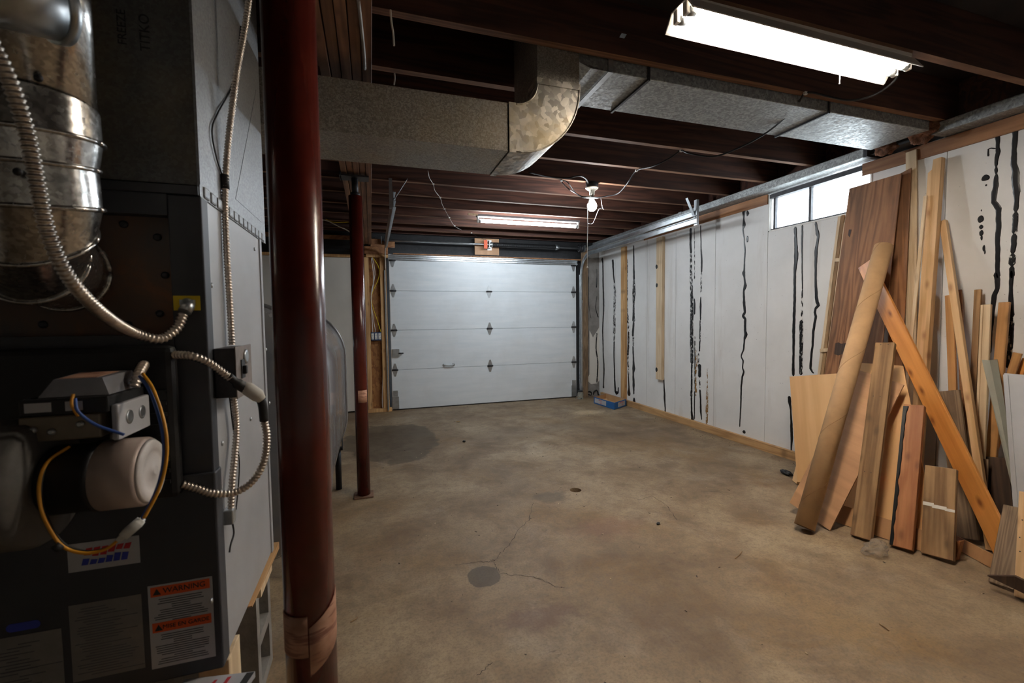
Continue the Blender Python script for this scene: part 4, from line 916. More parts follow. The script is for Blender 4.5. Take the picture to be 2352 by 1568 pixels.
# studs against the white wall
mb = MB().box(XW-.038, XW-.0005, 5.30, 5.40, .075, 2.20, .002); tag(obj('wall_strip', mb, M['stud']), 'full-height wood strip fixed to the white wall behind the blue tray', 'strip')
mb = MB().box(XW-.038, XW-.0005, 4.485, 4.60, .455, 2.19, .002); ws = tag(obj('wall_strip', mb, M['pine_pale']), 'shorter pale wood strip on the white wall with three black spots', 'strip')
for (x, y) in ((562,358),(564,473),(562,997)): blob(Z3, 2.7, x, y, 13, 28, X=XW-.038, parent=ws)
for o in list(ws.children): o['kind'] = 'thing'
o = obj('door_jamb', MB().box(3.085, 3.165, 6.03, 6.099, 0.001, 2.25, .002), M['grey_wood']); tag(o, 'weathered jamb board at the corner right of the garage door', 'board', None, 'structure')

# ================================================================== lamps
# near shop light with white reflector and two tubes
sl = thing('shop_light', 'bright twin-tube shop light with white reflector near the ceiling', 'light', (1.71, 1.385, 2.29))
LX0, LX1, LYC, LZ = 1.10, 2.325, 1.385, 2.298
b = bmesh.new()
prof = [(-.078,0),(-.072,.004),(-.040,.055),(.040,.055),(.072,.004),(.078,0),(.080,.003),(.043,.058),(-.043,.058),(-.080,.003)]
A = [b.verts.new((LX0, LYC+y, LZ+z)) for y, z in prof]; B = [b.verts.new((LX1, LYC+y+.012, LZ+z)) for y, z in prof]
for k in range(len(prof)): b.faces.new((A[k], A[(k+1)%10], B[(k+1)%10], B[k]))
for L_ in (A, B):
    for q in ((0,1,8,9),(1,2,7,8),(2,3,6,7),(3,4,5,6)): 
        try: b.faces.new([L_[i] for i in q])
        except ValueError: pass
obj('reflector', b, M['reflector'], sl)
obj('ballast_housing', MB().box(LX0+.02, LX1-.02, LYC-.035, LYC+.045, LZ+.0585, LZ+.0715), M['reflector'], sl)
for dy in (-.026, .026):
    tb = obj('tube', MB().cyl((LX0+.045, LYC+dy, LZ+.026), (LX1-.045, LYC+dy+.012, LZ+.026), .016, 16), M['tube_on'], sl)
    for x, k in ((LX0+.012, 1), (LX1-.012, -1)):
        y = LYC+dy+(.012 if k < 0 else 0)
        so = obj('lamp_socket', MB().box(x-.008, x+.008, y-.012, y+.012, LZ+.010, LZ+.056, .003), M['reflector'], sl)
        obj('tube_cap', MB().cyl((x+k*.008, y, LZ+.026), (x+k*.036, y, LZ+.026), .0168, 16), M['steel'], so)
obj('pull_chain', MB().cyl((2.02, LYC+.075, LZ-.045), (2.02, LYC+.075, LZ+.004), .0022, 6).sphere((2.02, LYC+.075, LZ-.045), .003, 8), M['cream'], sl)
# far single-tube strip light
M['grey_paint'] = plain('grey_channel_paint', (.22,.23,.25), .5, 0, .05)
fl_ = thing('strip_light', 'cool white single-tube strip light on the far joists', 'light', (1.74, 4.76, 2.3))
obj('channel', MB().box(1.13, 2.37, 4.705, 4.77, 2.345, 2.369, .003), M['grey_paint'], fl_)
obj('tube', MB().cyl((1.175, 4.735, 2.302), (2.325, 4.735, 2.302), .0185, 16), M['tube_cool'], fl_)
for x, k in ((1.143, 1), (2.357, -1)):
    so = obj('lamp_socket', MB().box(x-.008, x+.008, 4.718, 4.752, 2.280, 2.345, .003), M['white'], fl_)
    obj('tube_cap', MB().cyl((x+k*.006, 4.735, 2.302), (x+k*.034, 4.735, 2.302), .0190, 16), M['steel'], so)
obj('mounting_strip', MB().box(1.03, 1.14, 4.70, 4.72, 2.352, 2.369), M['pine_pale'], fl_)
# bare bulb in a lampholder
BXc, BYc = 1.822, 3.392
bl = thing('ceiling_lampholder', 'white lampholder with bare lit bulb and pull cord', 'light', (BXc, BYc, 2.2))
obj('outlet_box', MB().lathe([(.048,0),(.052,.004),(.052,.036),(.048,.038)], (BXc, BYc, 2.3315), (0,0,1), 24), M['dark_steel'], bl)
M['porcelain'] = plain('old_porcelain', (.26,.24,.20), .4, 0, .05)
obj('porcelain_base', MB().lathe([(.018,-.062),(.022,-.060),(.024,-.030),(.050,-.012),(.056,-.006),(.056,0)], (BXc, BYc, 2.331), (0,0,1), 28), M['porcelain'], bl)
obj('bulb_neck', MB().lathe([(.0135,-.053),(.016,-.032),(.0175,-.012)], (BXc, BYc, 2.283), (0,0,1), 20), M['porcelain'], bl)
obj('bulb', MB().lathe([(.002,-.152),(.022,-.147),(.036,-.130),(.041,-.110),(.036,-.088),(.022,-.066),(.014,-.052)], (BXc, BYc, 2.283), (0,0,1), 24), M['bulb_on'], bl)
pc = [AY(1349,478,BYc-.03), AY(1350,520,BYc-.03), AY(1349,560,BYc-.03), AY(1349,614,BYc-.03)]
p_ = obj('pull_cord', MB().tube([Vector((BXc-.02, BYc-.028, 2.300))]+pc, .0028, 6).sphere(pc[-1], .007, 10), M['white'], bl)
obj('wire_guard', MB().tube(smooth_path([AY(1380,455,BYc), AY(1384,478,BYc), AY(1387,480,BYc-.01), AY(1376,480,BYc-.01), AY(1362,512,BYc-.02), AY(1350,513,BYc-.03)], 3), .0014, 6), M['steel'], bl)
obj('socket_switch', MB().cyl(AY(1338,452,BYc-.02), AY(1372,454,BYc-.02), .0085, 10), M['steel'], bl)

# cables and staples under the joists
def cable(name, label, pts, r, mat, staples=(), n=8):
    t_ = thing(name, label, 'cable', pts[0]); obj('sheath', MB().tube(smooth_path(pts, n), r, 8), M[mat], t_)
    for p in staples:
        obj('staple', MB().box(p.x-.009, p.x+.009, p.y-.006, p.y+.006, p.z-r*1.5, p.z+.008, .002), M['white'], t_)
    return t_
zs = ZJ-.006
k1, k2, k3 = AZ(1462,392,zs), AZ(1564,346,zs), AZ(1850,214,zs)
cable('lamp_cable', 'long black cable sagging from the bare bulb to the near light', [AY(1372,454,BYc-.02), AY(1395,450,3.36), AY(1420,444,3.30), AY(1442,420,3.12), k1, AY(1500,382,2.78), AY(1540,362,2.64), k2, AY(1582,352,2.48), AY(1640,359,2.36), AY(1700,338,2.2), AY(1760,305,2.05), AY(1812,262,1.88), AY(1836,232,1.78), k3+Vector((0,.006,0)), AY(1868,213,1.72), AY(1905,222,1.68), AY(1950,230,1.62), AY(2000,221,1.55), AY(2040,198,1.48), AY(2062,172,1.44), Vector((LX1-.03, LYC+.05, LZ+.05))], .0052, 'black', (k1, k2, k3))
M['wire_grey'] = plain('grey_wire', (.30,.27,.25), .5)
bp = [(983,392),(986,408),(995,423),(999,438),(1011,454),(1015,468),(1021,480),(1032,500),(1044,519),(1060,528)]
P = [AZ(x, y, zs) for x, y in bp]; cable('bell_wire', 'thin wire stapled across the joists above the rear of the room', P, .0026, 'wire_grey', [P[i] for i in (2, 4, 6, 7, 8)], 4)
P = [AZ(x, y, zs) for x, y in ((1083,535),(1100,545))]+[Vector((1.64, 6.0, 2.31))]; cable('bell_wire', 'short dark wire dropping to the torsion spring', [P[0]]+P[1:], .0026, 'black', [P[0]], 3)
P = [AZ(1215,396,zs), AZ(1260,406,zs), AZ(1300,409,zs), AZ(1330,404,zs), AZ(1345,410,zs)]; P.append(Vector((BXc-.03, BYc, 2.355))); cable('feed_cable', 'glossy black cable from the duct to the bulb box', P, .006, 'black')
P = [AY(1340,452,BYc-.02), AY(1322,444,3.37), AY(1305,433,3.30), AZ(1292,420,zs), AZ(1288,414,zs), AZ(1295,412,zs)+Vector((0,0,-.008)), AY(1305,420,3.30), AY(1316,436,3.36), AY(1328,448,3.385), AY(1342,454,BYc-.015)]
cable('loop_cable', 'looped black cable hanging left of the bare bulb', P, .0042, 'black', [AZ(1290,414,zs)])
for pts, lb in (([(897,23),(899,50),(903,75),(905,105)], 'short white wire end hanging between joists, nearer the camera'), ([(906,168),(907,180),(905,195)], 'short white wire end hanging just above the trunk duct')):
    yy = 1.60 if pts[0][1] < 100 else 2.06
    o = obj('wire_end', MB().tube(smooth_path([AY(x, y, yy) for x, y in pts], 5), .0032, 6), M['cream']); tag(o, lb, 'wire')
P = [AY(x, y, 5.0) for x, y in ((730,505),(750,506),(775,518),(800,530),(806,537))]; o = obj('power_cable', MB().tube(smooth_path(P, 5), .006, 6), M['cream']); tag(o, 'pale cable drooping below the joists left of the rear column', 'cable')
P = [AY(x, y, 5.05) for x, y in ((748,503),(768,510),(803,510))]; o = obj('power_cable', MB().tube(smooth_path(P, 5), .005, 6), M['yellow']); tag(o, 'yellow cable running level below the joists left of the rear column', 'cable')
o = obj('beam_conduit', MB().tube(smooth_path([AZ(823,0,2.194), AZ(830,60,2.194), AZ(836,120,2.194), AZ(838,158,2.194)], 5), .0055, 8), M['wire_grey']); tag(o, 'grey cable clipped along the underside of the beam', 'cable')

# ================================================================== lumber leaning on the right wall
def lumber(name, label, BL, BR, TL, TR, bot, top, th, mat, cat='board', ext=True, parts=None, group='lumber leaning on the white wall', zfix=True):
    """board from its four front-face corners in the photograph; bot/top are ('z', height) or ('x', distance)"""
    g = lambda p, s: (AZ(p[0], p[1], s[1]) if s[0] == 'z' else AX(p[0], p[1], s[1]))
    bl_, br_, tl_, tr_ = g(BL, bot), g(BR, bot), g(TL, top), g(TR, top)
    p0 = (bl_+br_)/2; p1 = (tl_+tr_)/2; ax_ = (p1-p0).normalized()
    wv = (br_-bl_).normalized()+(tr_-tl_).normalized(); wv = (wv-ax_*wv.dot(ax_)).normalized()
    wd_ = .5*(abs((br_-bl_).dot(wv))+abs((tr_-tl_).dot(wv)))
    nv = wv.cross(ax_)
    if nv.x > 0: nv = -nv
    if ext and bot[0] == 'x': p0 = p0-ax_*((p0.z-.004)/ax_.z)
    L_ = (p1-p0).length
    b = MB().box(-wd_/2, wd_/2, 0, th, 0, L_, min(.003, th*.2)).b          # local: X width, Y thickness away from the viewer, Z length
    bmesh.ops.recalc_face_normals(b, faces=b.faces)
    me = bpy.data.meshes.new(name); b.to_mesh(me); b.free(); me.materials.append(M[mat])
    o = lk(name, me); mt = Matrix((wv, -nv, ax_)).transposed().to_4x4()
    if mt.to_3x3().determinant() < 0: mt = Matrix((-wv, -nv, ax_)).transposed().to_4x4()
    mt.translation = p0; 
    lo = min((mt @ v.co).z for v in me.vertices)
    if zfix: mt.translation.z -= lo-.0015
    o.matrix_world = mt
    tag(o, label, cat, group)
    o['w'] = 0; del o['w']
    if parts:
        for (nm, boxes, m_) in parts:
            mb = MB()
            for (u0, u1, v0, v1) in boxes: mb.box((u0-.5)*wd_, (u1-.5)*wd_, -.0012, .002, v0*L_, v1*L_)
            bb = mb.b; me2 = bpy.data.meshes.new(nm); bb.to_mesh(me2); bb.free(); me2.materials.append(M[m_]); c_ = lk(nm, me2, o)
    return o
def sheet(name, label, corners, th, mat, cat='panel', group='lumber leaning on the white wall'):
    """flat sheet from its corners (3D), thickness away from the viewer"""
    P = [Vector(c_) for c_ in corners]; nv = (P[1]-P[0]).cross(P[-1]-P[0]).normalized()
    if nv.x < 0: nv = -nv
    u = (P[-1]-P[0]).normalized(); w_ = nv.cross(u)
    o_ = P[0]; mt = Matrix((w_, nv, u)).transposed().to_4x4(); mt.translation = o_
    inv = mt.inverted(); Q = [inv @ p for p in P]; Q = [Vector((q.x, 0, q.z)) for q in Q]
    b = MB().prism(Q, (0, th, 0)).b; bmesh.ops.recalc_face_normals(b, faces=b.faces)
    me = bpy.data.meshes.new(name); b.to_mesh(me); b.free(); me.materials.append(M[mat])
    o = lk(name, me); lo = min((mt @ v.co).z for v in me.vertices); mt.translation.z -= min(0, lo-.001) if lo < .001 else 0
    o.matrix_world = mt; return tag(o, label, cat, group)
# tall dark panelling sheets
def up(p, x): return AX(p[0], p[1], x)
TLp, TRp = up((1951,433), 3.31), up((2073,398), 3.31)
BLp, BRp = up((1880,960), 3.19), up((2018,880), 3.205)
ex = lambda t_, b_, z: b_+(b_-t_)*((b_.z-z)/(t_.z-b_.z))
n0 = up((1917,787), 3.17); n1 = up((1947,787), 3.17)
BLf, BRf = ex(TLp, BLp, .003), ex(TRp, BRp, .003)
pw = sheet('wood_panelling', 'tall dark wood panelling sheet with a square cut-out near its foot', [BLf, BRf, TRp, TLp], .006, 'panel_wood')
M['groove'] = plain('panel_groove', (.035,.014,.008), .6)
for f in (.27, .30, .66, .70):
    a, b_ = BLf.lerp(BRf, f), TLp.lerp(TRp, f); inv = pw.matrix_world.inverted(); a, b_ = inv @ a, inv @ b_
    mb = MB().tube([a+Vector((0,-.0002,0)), b_+Vector((0,-.0002,0))], .0016, 6); me = bpy.data.meshes.new('groove'); mb.b.to_mesh(me); mb.b.free(); me.materials.append(M['groove']); lk('groove', me, pw)
def on_sheet(o, pts, th, mat, name):
    """piece lying on a sheet, from photo corners on the sheet's front plane"""
    mw = o.matrix_world; nrm = (mw.to_3x3() @ Vector((0,1,0))).normalized(); p0 = mw.translation; Q = []
    for x, y in pts:
        d = _ray(x, y); k = (p0-EYE).dot(nrm)/d.dot(nrm); q = mw.inverted() @ (EYE+d*k); Q.append(Vector((q.x, -.0006, q.z)))
    mb = MB().prism(Q, (0, -th, 0)); bmesh.ops.recalc_face_normals(mb.b, faces=mb.b.faces)
    me = bpy.data.meshes.new(name); mb.b.to_mesh(me); mb.b.free(); me.materials.append(M[mat]); return lk(name, me, o)
on_sheet(pw, [(1919,788),(1926,786),(1932,789),(1948,787),(1944,815),(1935,813),(1926,816),(1916,813)], .0008, 'dark_wood', 'cut_out')
on_sheet(pw, [(1950,527),(1956,527),(1952,545),(1948,540)], .0008, 'groove', 'chip')
T2a, T2b = up((2050,408), 3.332), up((2091.7,385), 3.332); B2a, B2b = up((2040,800), 3.275), up((2078,700), 3.289)
sheet('wood_panelling', 'darker wood panelling sheet just behind the cut-out one, right edge showing', [ex(T2a, B2a, .003), ex(T2b, B2b, .003), T2b, T2a], .006, 'panel_wood')
# lattice bundle
lt = thing('lattice_bundle', 'bundle of thin pale lath strips held by two cross pieces', 'lath bundle', up((1890,900), 3.28), 'lumber leaning on the white wall')
for k, (dx, m_) in enumerate(((0, 'pine_pale'), (8, 'weathered'), (16, 'pine_pale'))):
    a, b_ = up((1929+dx-(3 if k==2 else 0), 497-(k==1)*3+(k==2)*14), 3.368), up((1882+dx, 856), 3.31)
    f = ex(a, b_, .003); d = (a-f).normalized(); w_ = Vector((0,1,0)); w_ = (w_-d*d.y).normalized(); nn = d.cross(w_)
    q = [f+w_*s1*.010+nn*s2*.005 for s1, s2 in ((-1,-1),(1,-1),(1,1),(-1,1))]; r_ = [a+w_*s1*.010+nn*s2*.005 for s1, s2 in ((-1,-1),(1,-1),(1,1),(-1,1))]
    obj('lath', MB().hexa(q, r_), M[m_], lt)
for q in ([(1915,593),(1939,592),(1939,600),(1915,601)], [(1883,801),(1903,799),(1903,807),(1883,809)]):
    x = 3.340 if q[0][1] < 700 else 3.302
    obj('cross_piece', MB().prism([up(p, x) for p in q], (.008,0,0)), M['pine_pale'], lt)
lumber('pine_board', 'pale tall board reaching the sill plate behind the dark panelling', (2080,760), (2103,740), (2079,349), (2106,343), ('x', 3.315), ('x', 3.362), .012, 'pine_pale')
q2 = lambda x, y: up((x, y), 3.335-.13*(y-361)/440)
b0, b1 = ex(q2(2131,398), q2(2104,808), .003), ex(q2(2162,361), q2(2131,800), .003)
sheet('two_by_four', 'tall pine two-by-four with a stepped broken top', [b0, b1, q2(2164,361), q2(2144,367), q2(2141,390), q2(2131,398)], .034, 'pine')
lumber('pine_strip', 'thin light strip leaning against the stepped two-by-four', (2086,800), (2094,800), (2121,449), (2129,448), ('x', 3.172), ('x', 3.285), .010, 'pine_pale')
lumber('pine_stick', 'knotty pine stick leaning the opposite way beside the stepped two-by-four', (2238,1085), (2257,1100), (2155,512), (2172,504), ('x', 3.05), ('x', 3.335), .030, 'pine')
lumber('old_board', 'narrow orange board behind the knotty stick', (2177,898), (2197,896), (2170,680), (2187,676), ('x', 3.26), ('x', 3.345), .016, 'old_orange')
lumber('old_board', 'thin reddish board right behind the knotty stick', (2203,905), (2220,900), (2194,666), (2207,665), ('x', 3.285), ('x', 3.358), .010, 'plate')
lumber('old_board', 'brown square batten standing alone right of the knotty stick', (2225,905), (2241,905), (2237,665), (2253,664), ('x', 3.25), ('x', 3.335), .018, 'weathered')
lumber('trim_board', 'pale grey-cream moulded board near the right end of the pile', (2238,1048), (2259,1046), (2250,701), (2277,698), ('x', 3.17), ('x', 3.30), .018, 'pine_pale', parts=[('moulding_line', [(.28, .33, .0, 1)], 'weathered')])
lumber('old_board', 'wide orange board beside the cream moulded board', (2262,1050), (2288,1050), (2293,694), (2318,693), ('x', 3.235), ('x', 3.345), .020, 'old_orange')
lumber('old_board', 'short orange block end above the white panel', (2311,857), (2333,857), (2325,812), (2348,809), ('x', 3.332), ('x', 3.335), .012, 'old_orange', zfix=True)
lumber('old_board', 'orange board end at the far right above the white panel', (2335,855), (2353,855), (2346,830), (2364,815), ('x', 3.362), ('x', 3.363), .015, 'pine_orange')
lumber('old_board', 'dark weathered board with a black smear behind the shiny orange board', (2200,1250), (2243,1262), (2150,903), (2208,900), ('x', 2.995), ('x', 3.20), .018, 'grey_wood')
# plywood sheets
A0, A1 = up((1813.6,864.6), 3.10), up((1990,853), 3.10); ab = A1-A0
B0 = up((1831,1106), 2.88)
sheet('plywood_sheet', 'light plywood sheet leaning at the left end of the lumber pile', [B0, B0+ab*1.0, A1, A0], .008, 'ply_light')
bl_, br_, tr_ = AZ(1918,1197,.002), AZ(2168,1285,.002), up((2074,841), 3.085)
br_ = Vector((2.70, 1.385, .002)); bl_ = Vector((2.62, 1.83, .002)); tl_ = tr_+(bl_-br_)*.62
sheet('plywood_sheet', 'light plywood sheet behind the tar-edged red board', [bl_, br_, tr_, tl_], .009, 'ply_light')
sheet('plywood_strip', 'low strip of brown plywood lying along the foot of the light sheet', [(2.56,1.87,.002), (2.665,1.43,.002), (2.70,1.43,.10), (2.60,1.88,.10)], .008, 'ply_mid')
C0, C1, C2, C3 = AZ(1906,1220,.002), up((2076,884), 2.965), up((1972,850), 2.965), None
pA = AZ(1801,1159,.06); sheet('plywood_sheet', 'brown plywood sheet tilted under the cardboard tube', [AZ(1906,1219,.003), C1, C2, C2+(AZ(1906,1219,.003)-C1)], .008, 'ply_mid')
# cardboard tube
tb = thing('cardboard_tube', 'long brown cardboard tube leaning over the plywood', 'tube', AZ(1835,1222,0), 'lumber leaning on the white wall')
tr0 = .0505; a = Vector((2.300, 1.795, .026)); b_ = up((2030,566), 3.165); d = (b_-a).normalized()
mb = MB(); u = d.orthogonal().normalized(); w_ = d.cross(u); ring = lambda c_, r_: [mb.b.verts.new(c_+r_*(math.cos(2*PI*k/36)*u+math.sin(2*PI*k/36)*w_)) for k in range(36)]
loops = [ring(a+d*.25, tr0-.006), ring(a, tr0-.006), ring(a, tr0), ring(b_, tr0), ring(b_, tr0-.006), ring(b_-d*.25, tr0-.006)]
for p, q in zip(loops, loops[1:]):
    for k in range(36): mb.b.faces.new((p[k], p[(k+1)%36], q[(k+1)%36], q[k])).smooth = True
mb.b.faces.new(loops[0]); mb.b.faces.new(loops[-1])
for f in mb.b.faces:
    if len(f.verts) == 4 and abs(f.normal.dot(d)) > .9: f.smooth = False
obj('tube_wall', mb, M['card'], tb)
sp_ = []
L_ = (b_-a).length
for k in range(200):
    s = k/199; an = s*L_/.42*2*PI; sp_.append(a+d*(s*L_)+(tr0+.0002)*(math.cos(an)*u+math.sin(an)*w_))
M['card_seam'] = plain('card_seam', (.27,.15,.06), .8); obj('spiral_seam', MB().tube(sp_, .0009, 4), M['card_seam'], tb)
# front boards
lumber('pine_board', 'shiny orange pine board with knots, leaning diagonally across the pile', (2275,1272), (2303,1212), (1969,619), (2000,607), ('x', 2.93), ('x', 3.225), .018, 'pine_orange', ext=True)
lumber('deck_board', 'weathered brown timber with nail holes and grooved grain', (1952.8,1234), (1999,1247), (2010,791), (2054.5,793), ('z', .002), ('x', 2.925), .036, 'weathered', parts=[('nail_holes', [(.30,.33,.985,.990),(.68,.71,.985,.990),(.25,.28,.70,.704),(.60,.63,.70,.704),(.30,.33,.31,.314),(.62,.65,.31,.314)], 'ink')])
o = lumber('tarred_board', 'red-brown board with a black tar strip down its left edge', (2042,1258), (2095.6,1272), (2076,935), (2122,938), ('z', .002), ('x', 2.905), .036, 'red_cedar')
def tar_edge(o):
    bb = o.bound_box; x0_ = min(v[0] for v in bb); x1_ = max(v[0] for v in bb); zt_ = max(v[2] for v in bb)
    sgn = 1 if (o.matrix_world @ Vector((x0_,0,0))-EYE).cross(Vector((0,0,1))).length else 1
    # left edge is the one further along +Y
    left = x0_ if (o.matrix_world @ Vector((x0_,0,0))).y > (o.matrix_world @ Vector((x1_,0,0))).y else x1_
    dirn = 1 if left == x0_ else -1
    b = bmesh.new(); L1, L2 = [], []
    for k in range(41):
        z = zt_*k/40*.985; w_ = .014+.012*noise.noise((k*.31, 3.1, 0))+(.006 if k > 32 else 0)
        L1.append((b.verts.new((left, -.0003, z)), b.verts.new((left, -.003, z)), b.verts.new((left+dirn*w_*.8, -.003, z)), b.verts.new((left+dirn*w_, -.0003, z))))
    for p, q in zip(L1, L1[1:]):
        for i in range(3): b.faces.new((p[i], p[i+1], q[i+1], q[i]))
    bmesh.ops.recalc_face_normals(b, faces=b.faces); me = bpy.data.meshes.new('tar_strip'); b.to_mesh(me); b.free(); me.materials.append(M['tar']); lk('tar_strip', me, o)
tar_edge(o)
M['stripe'] = plain('white_paint_stroke', (.72,.70,.65), .6)
lumber('deck_board', 'short brown board crossed by a white paint stroke', (2111.7,1275), (2191,1297), (2126,1075), (2194,1084), ('z', .002), ('x', 2.785), .036, 'weathered', parts=[('paint_stroke', [(.0,.35,.535,.575),(.30,.75,.522,.560),(.70,1,.515,.545)], 'stripe')])
mb = MB().prism([up(p, 2.725) for p in ((2190,1243),(2206,1243),(2193,1296),(2186,1299))], (.03,0,0)); tag(obj('wood_offcut', mb, M['red_cedar']), 'small brown offcut standing behind the striped board', 'offcut', 'lumber leaning on the white wall')
sheet('plywood_strip', 'low dark red strip lying on the floor right of the striped board', [(2.86,1.415,.002), (2.775,1.20,.002), (2.79,1.195,.062), (2.875,1.41,.062)], .012, 'ply_mid')
# right end
lumber('old_board', 'dark grimy wide board below the orange boards', (2262,1190), (2330,1200), (2252,1056), (2312,1052), ('x', 3.14), ('x', 3.20), .022, 'dark_wood')
lumber('old_board', 'dark narrow board standing against the wide grimy one', (2240,1170), (2262,1190), (2246,1054), (2271,1052), ('x', 3.10), ('x', 3.15), .010, 'grey_wood')
M['grey_metal'] = plain('grey_green_metal', (.68,.69,.61), .5, 0, .05); M['white_lam'] = plain('white_laminate', (.52,.53,.55), .35, 0, .03)
ch_ = [up(p, 3.25) for p in ((2255,826), (2273,827))]+[up((2291,825), 3.30)]
cb_ = [up((2318,1075), 3.105), up((2324,1085), 3.105), up((2326,1040), 3.175)]
b = bmesh.new(); tv = [b.verts.new(p) for p in ch_]; fo = [ex(t_, b2, .004) for t_, b2 in zip(ch_, cb_)]; bv = [b.verts.new(p) for p in fo]
for k in range(2): b.faces.new((bv[k], bv[k+1], tv[k+1], tv[k]))
r_ = bmesh.ops.solidify(b, geom=list(b.faces), thickness=.002)
tag(obj('metal_channel', b, M['grey_metal']), 'folded grey-green metal channel between wood and white panel', 'channel', 'lumber leaning on the white wall')
TLw = up((2306,858), 3.215); BLw = up((2328,1170), 3.03); 
f = ex(TLw, BLw, .003); wv = Vector((-.04,-.55,0))
wp = sheet('laminate_panel', 'large white panel at the right edge of the picture', [f, f+wv, TLw+wv, TLw], .022, 'white_lam')
on_sheet(wp, [(2305,860),(2316,861),(2341,1180),(2329,1172)], .004, 'white_lam', 'edge_band')
lumber('old_board', 'dirty brown board with cut corner near the right edge', (2258,1334), (2338,1366), (2313,1166), (2352,1172), ('z', .002), ('x', 2.80), .02, 'grey_wood')
lumber('pine_board', 'light pine board with nail holes cut off by the right edge', (2329,1371), (2380,1392), (2338.5,1131), (2392,1140), ('z', .002), ('x', 2.735), .02, 'pine', parts=[('nail_holes', [(.16,.22,.42,.43),(.12,.18,.55,.56),(.10,.16,.18,.19),(.2,.26,.72,.73)], 'ink')])
t0, t1, t2 = AX(2267,1322,2.56), AX(2304,1304,2.56), AX(2352,1338,2.585)
e1 = Vector((2.60, .70, .0015)); up_ = (t1-t0); ln = (e1-t0)
mb = MB().prism([t0, t0+Vector((.004,-.085,.045)), e1+Vector((0,0,.055)), e1], (.016,.004,0))
dk = obj('dark_board', mb, M['dark_wood']); tag(dk, 'dark board with a mitred end lying across the light pine board', 'board', 'lumber leaning on the white wall')
# small left-over bits
sheet('ply_offcut', 'scrap of yellowish plywood edge at the left foot of the light sheet', [(2.93,2.39,.002), (2.90,2.33,.002), (2.94,2.33,.14), (2.965,2.38,.15)], .02, 'ply_light')
tag(lumpy(AZ(1806,1085,.02), .03, 5, (.7,1.6,.6), .4, 'black', 'tar_scrap'), 'crumpled black scrap on the floor at the left foot of the pile', 'scrap')
# plastic bag
t = NT('cloudy_plastic'); t.set(Base_Color=(.80,.72,.62,1), Roughness=.18, Transmission_Weight=.75, Alpha=.55, IOR=1.25); M['plastic'] = t.m
pb = AZ(2012,1272,.0); tag(lumpy(pb+Vector((0,0,.028)), .052, 12, (1.25,.85,.62), .55, 'plastic', 'plastic_bag'), 'crumpled clear plastic bag in front of the tarred board', 'bag')
# tray, jar, rubble, small litter on the floor
tr_ = thing('cardboard_tray', 'blue printed cardboard tray by the corner strip', 'tray', (3.14, 5.30, 0))
q = [AZ(1364,926,0), AZ(1411,941,0), Vector((3.338, 5.215, 0)), None]; q[2] = AZ(1447,931,0); q[2].x = min(q[2].x, 3.335); q[3] = q[0]+q[2]-q[1]
q[3].x = min(q[3].x, 3.32)
h_ = .095; M['trayblue'] = plain('printed_blue_card', (.012,.12,.36), .5, 0, .1); M['trayred'] = plain('printed_red', (.55,.03,.05), .5)
ctr = sum(q, Vector())/4
obj('tray_base', MB().prism([p.lerp(ctr, .02)+Vector((0,0,.002)) for p in q], (0,0,.004)), M['card'], tr_)
for k in range(4):
    a, b_ = q[k], q[(k+1)%4]; i0, i1 = a.lerp(ctr, .025), b_.lerp(ctr, .025); z0 = Vector((0,0,.002)); z1 = Vector((0,0,h_))
    sd = obj('tray_side', MB().hexa([a+z0, b_+z0, i1+z0, i0+z0], [a+z1, b_+z1, i1+z1, i0+z1]), M['trayblue'], tr_)
    obj('inner_face', MB().hexa([i0+z0*3, i1+z0*3, i1.lerp(ctr,.006)+z0*3, i0.lerp(ctr,.006)+z0*3], [i0+z1*.995, i1+z1*.995, i1.lerp(ctr,.006)+z1*.995, i0.lerp(ctr,.006)+z1*.995]), M['card'], sd)
    if k < 2:
        e = (b_-a); L_ = e.length; e.normalize(); out = Vector((e.y, -e.x, 0)); out = out if (out.dot(a-ctr) > 0) else -out
        s0, s1 = ((.05,.62) if k == 0 else (.30,.88))
        c0, c1 = a+e*L_*s0+out*.0006, a+e*L_*s1+out*.0006
        lb = obj('printed_label', MB().hexa([c0+Vector((0,0,.018)), c1+Vector((0,0,.018)), c1+out*.0006+Vector((0,0,.018)), c0+out*.0006+Vector((0,0,.018))], [c0+Vector((0,0,.082)), c1+Vector((0,0,.082)), c1+out*.0006+Vector((0,0,.082)), c0+out*.0006+Vector((0,0,.082))]), M['label_white'], sd)
        text('lettering', 'INOZA\n     LO' if k else 'MOZ\n   LO', M['trayred'], lb, frame_m((c0+c1)/2+out*.0016+Vector((0,0,.053 if k else .05)), e, (0,0,1)), .034 if k else .034)
obj('torn_flap', MB().prism([ctr+Vector((-.06,.10,.006)), ctr+Vector((.02,.06,.006)), ctr+Vector((.01,.10,.07)), ctr+Vector((-.04,.13,.06))], (.003,.003,0)), M['card'], tr_)
jr = thing('glass_jar', 'small glass jar standing at the foot of the door track', 'jar', AZ(1333,916,0))
jc = AZ(1333,916,0); t = NT('jar_glass'); t.set(Base_Color=(.75,.78,.72,1), Roughness=.08, Transmission_Weight=.8, IOR=1.45); M['jar'] = t.m
obj('jar_body', MB().lathe([(.030,.001),(.042,.004),(.044,.02),(.044,.085),(.036,.10),(.034,.112)], jc, (0,0,1), 24), M['jar'], jr)
obj('lid', MB().lathe([(.038,.112),(.038,.128),(.034,.130)], jc, (0,0,1), 24), M['dark_steel'], jr)
c_ = AZ(1066,1015,0); tag(lumpy(c_+Vector((0,0,.009)), .012, 4, (1.2,1,.8), .3, 'tar', 'pebble'), 'small black pebble in the middle of the floor', 'pebble')
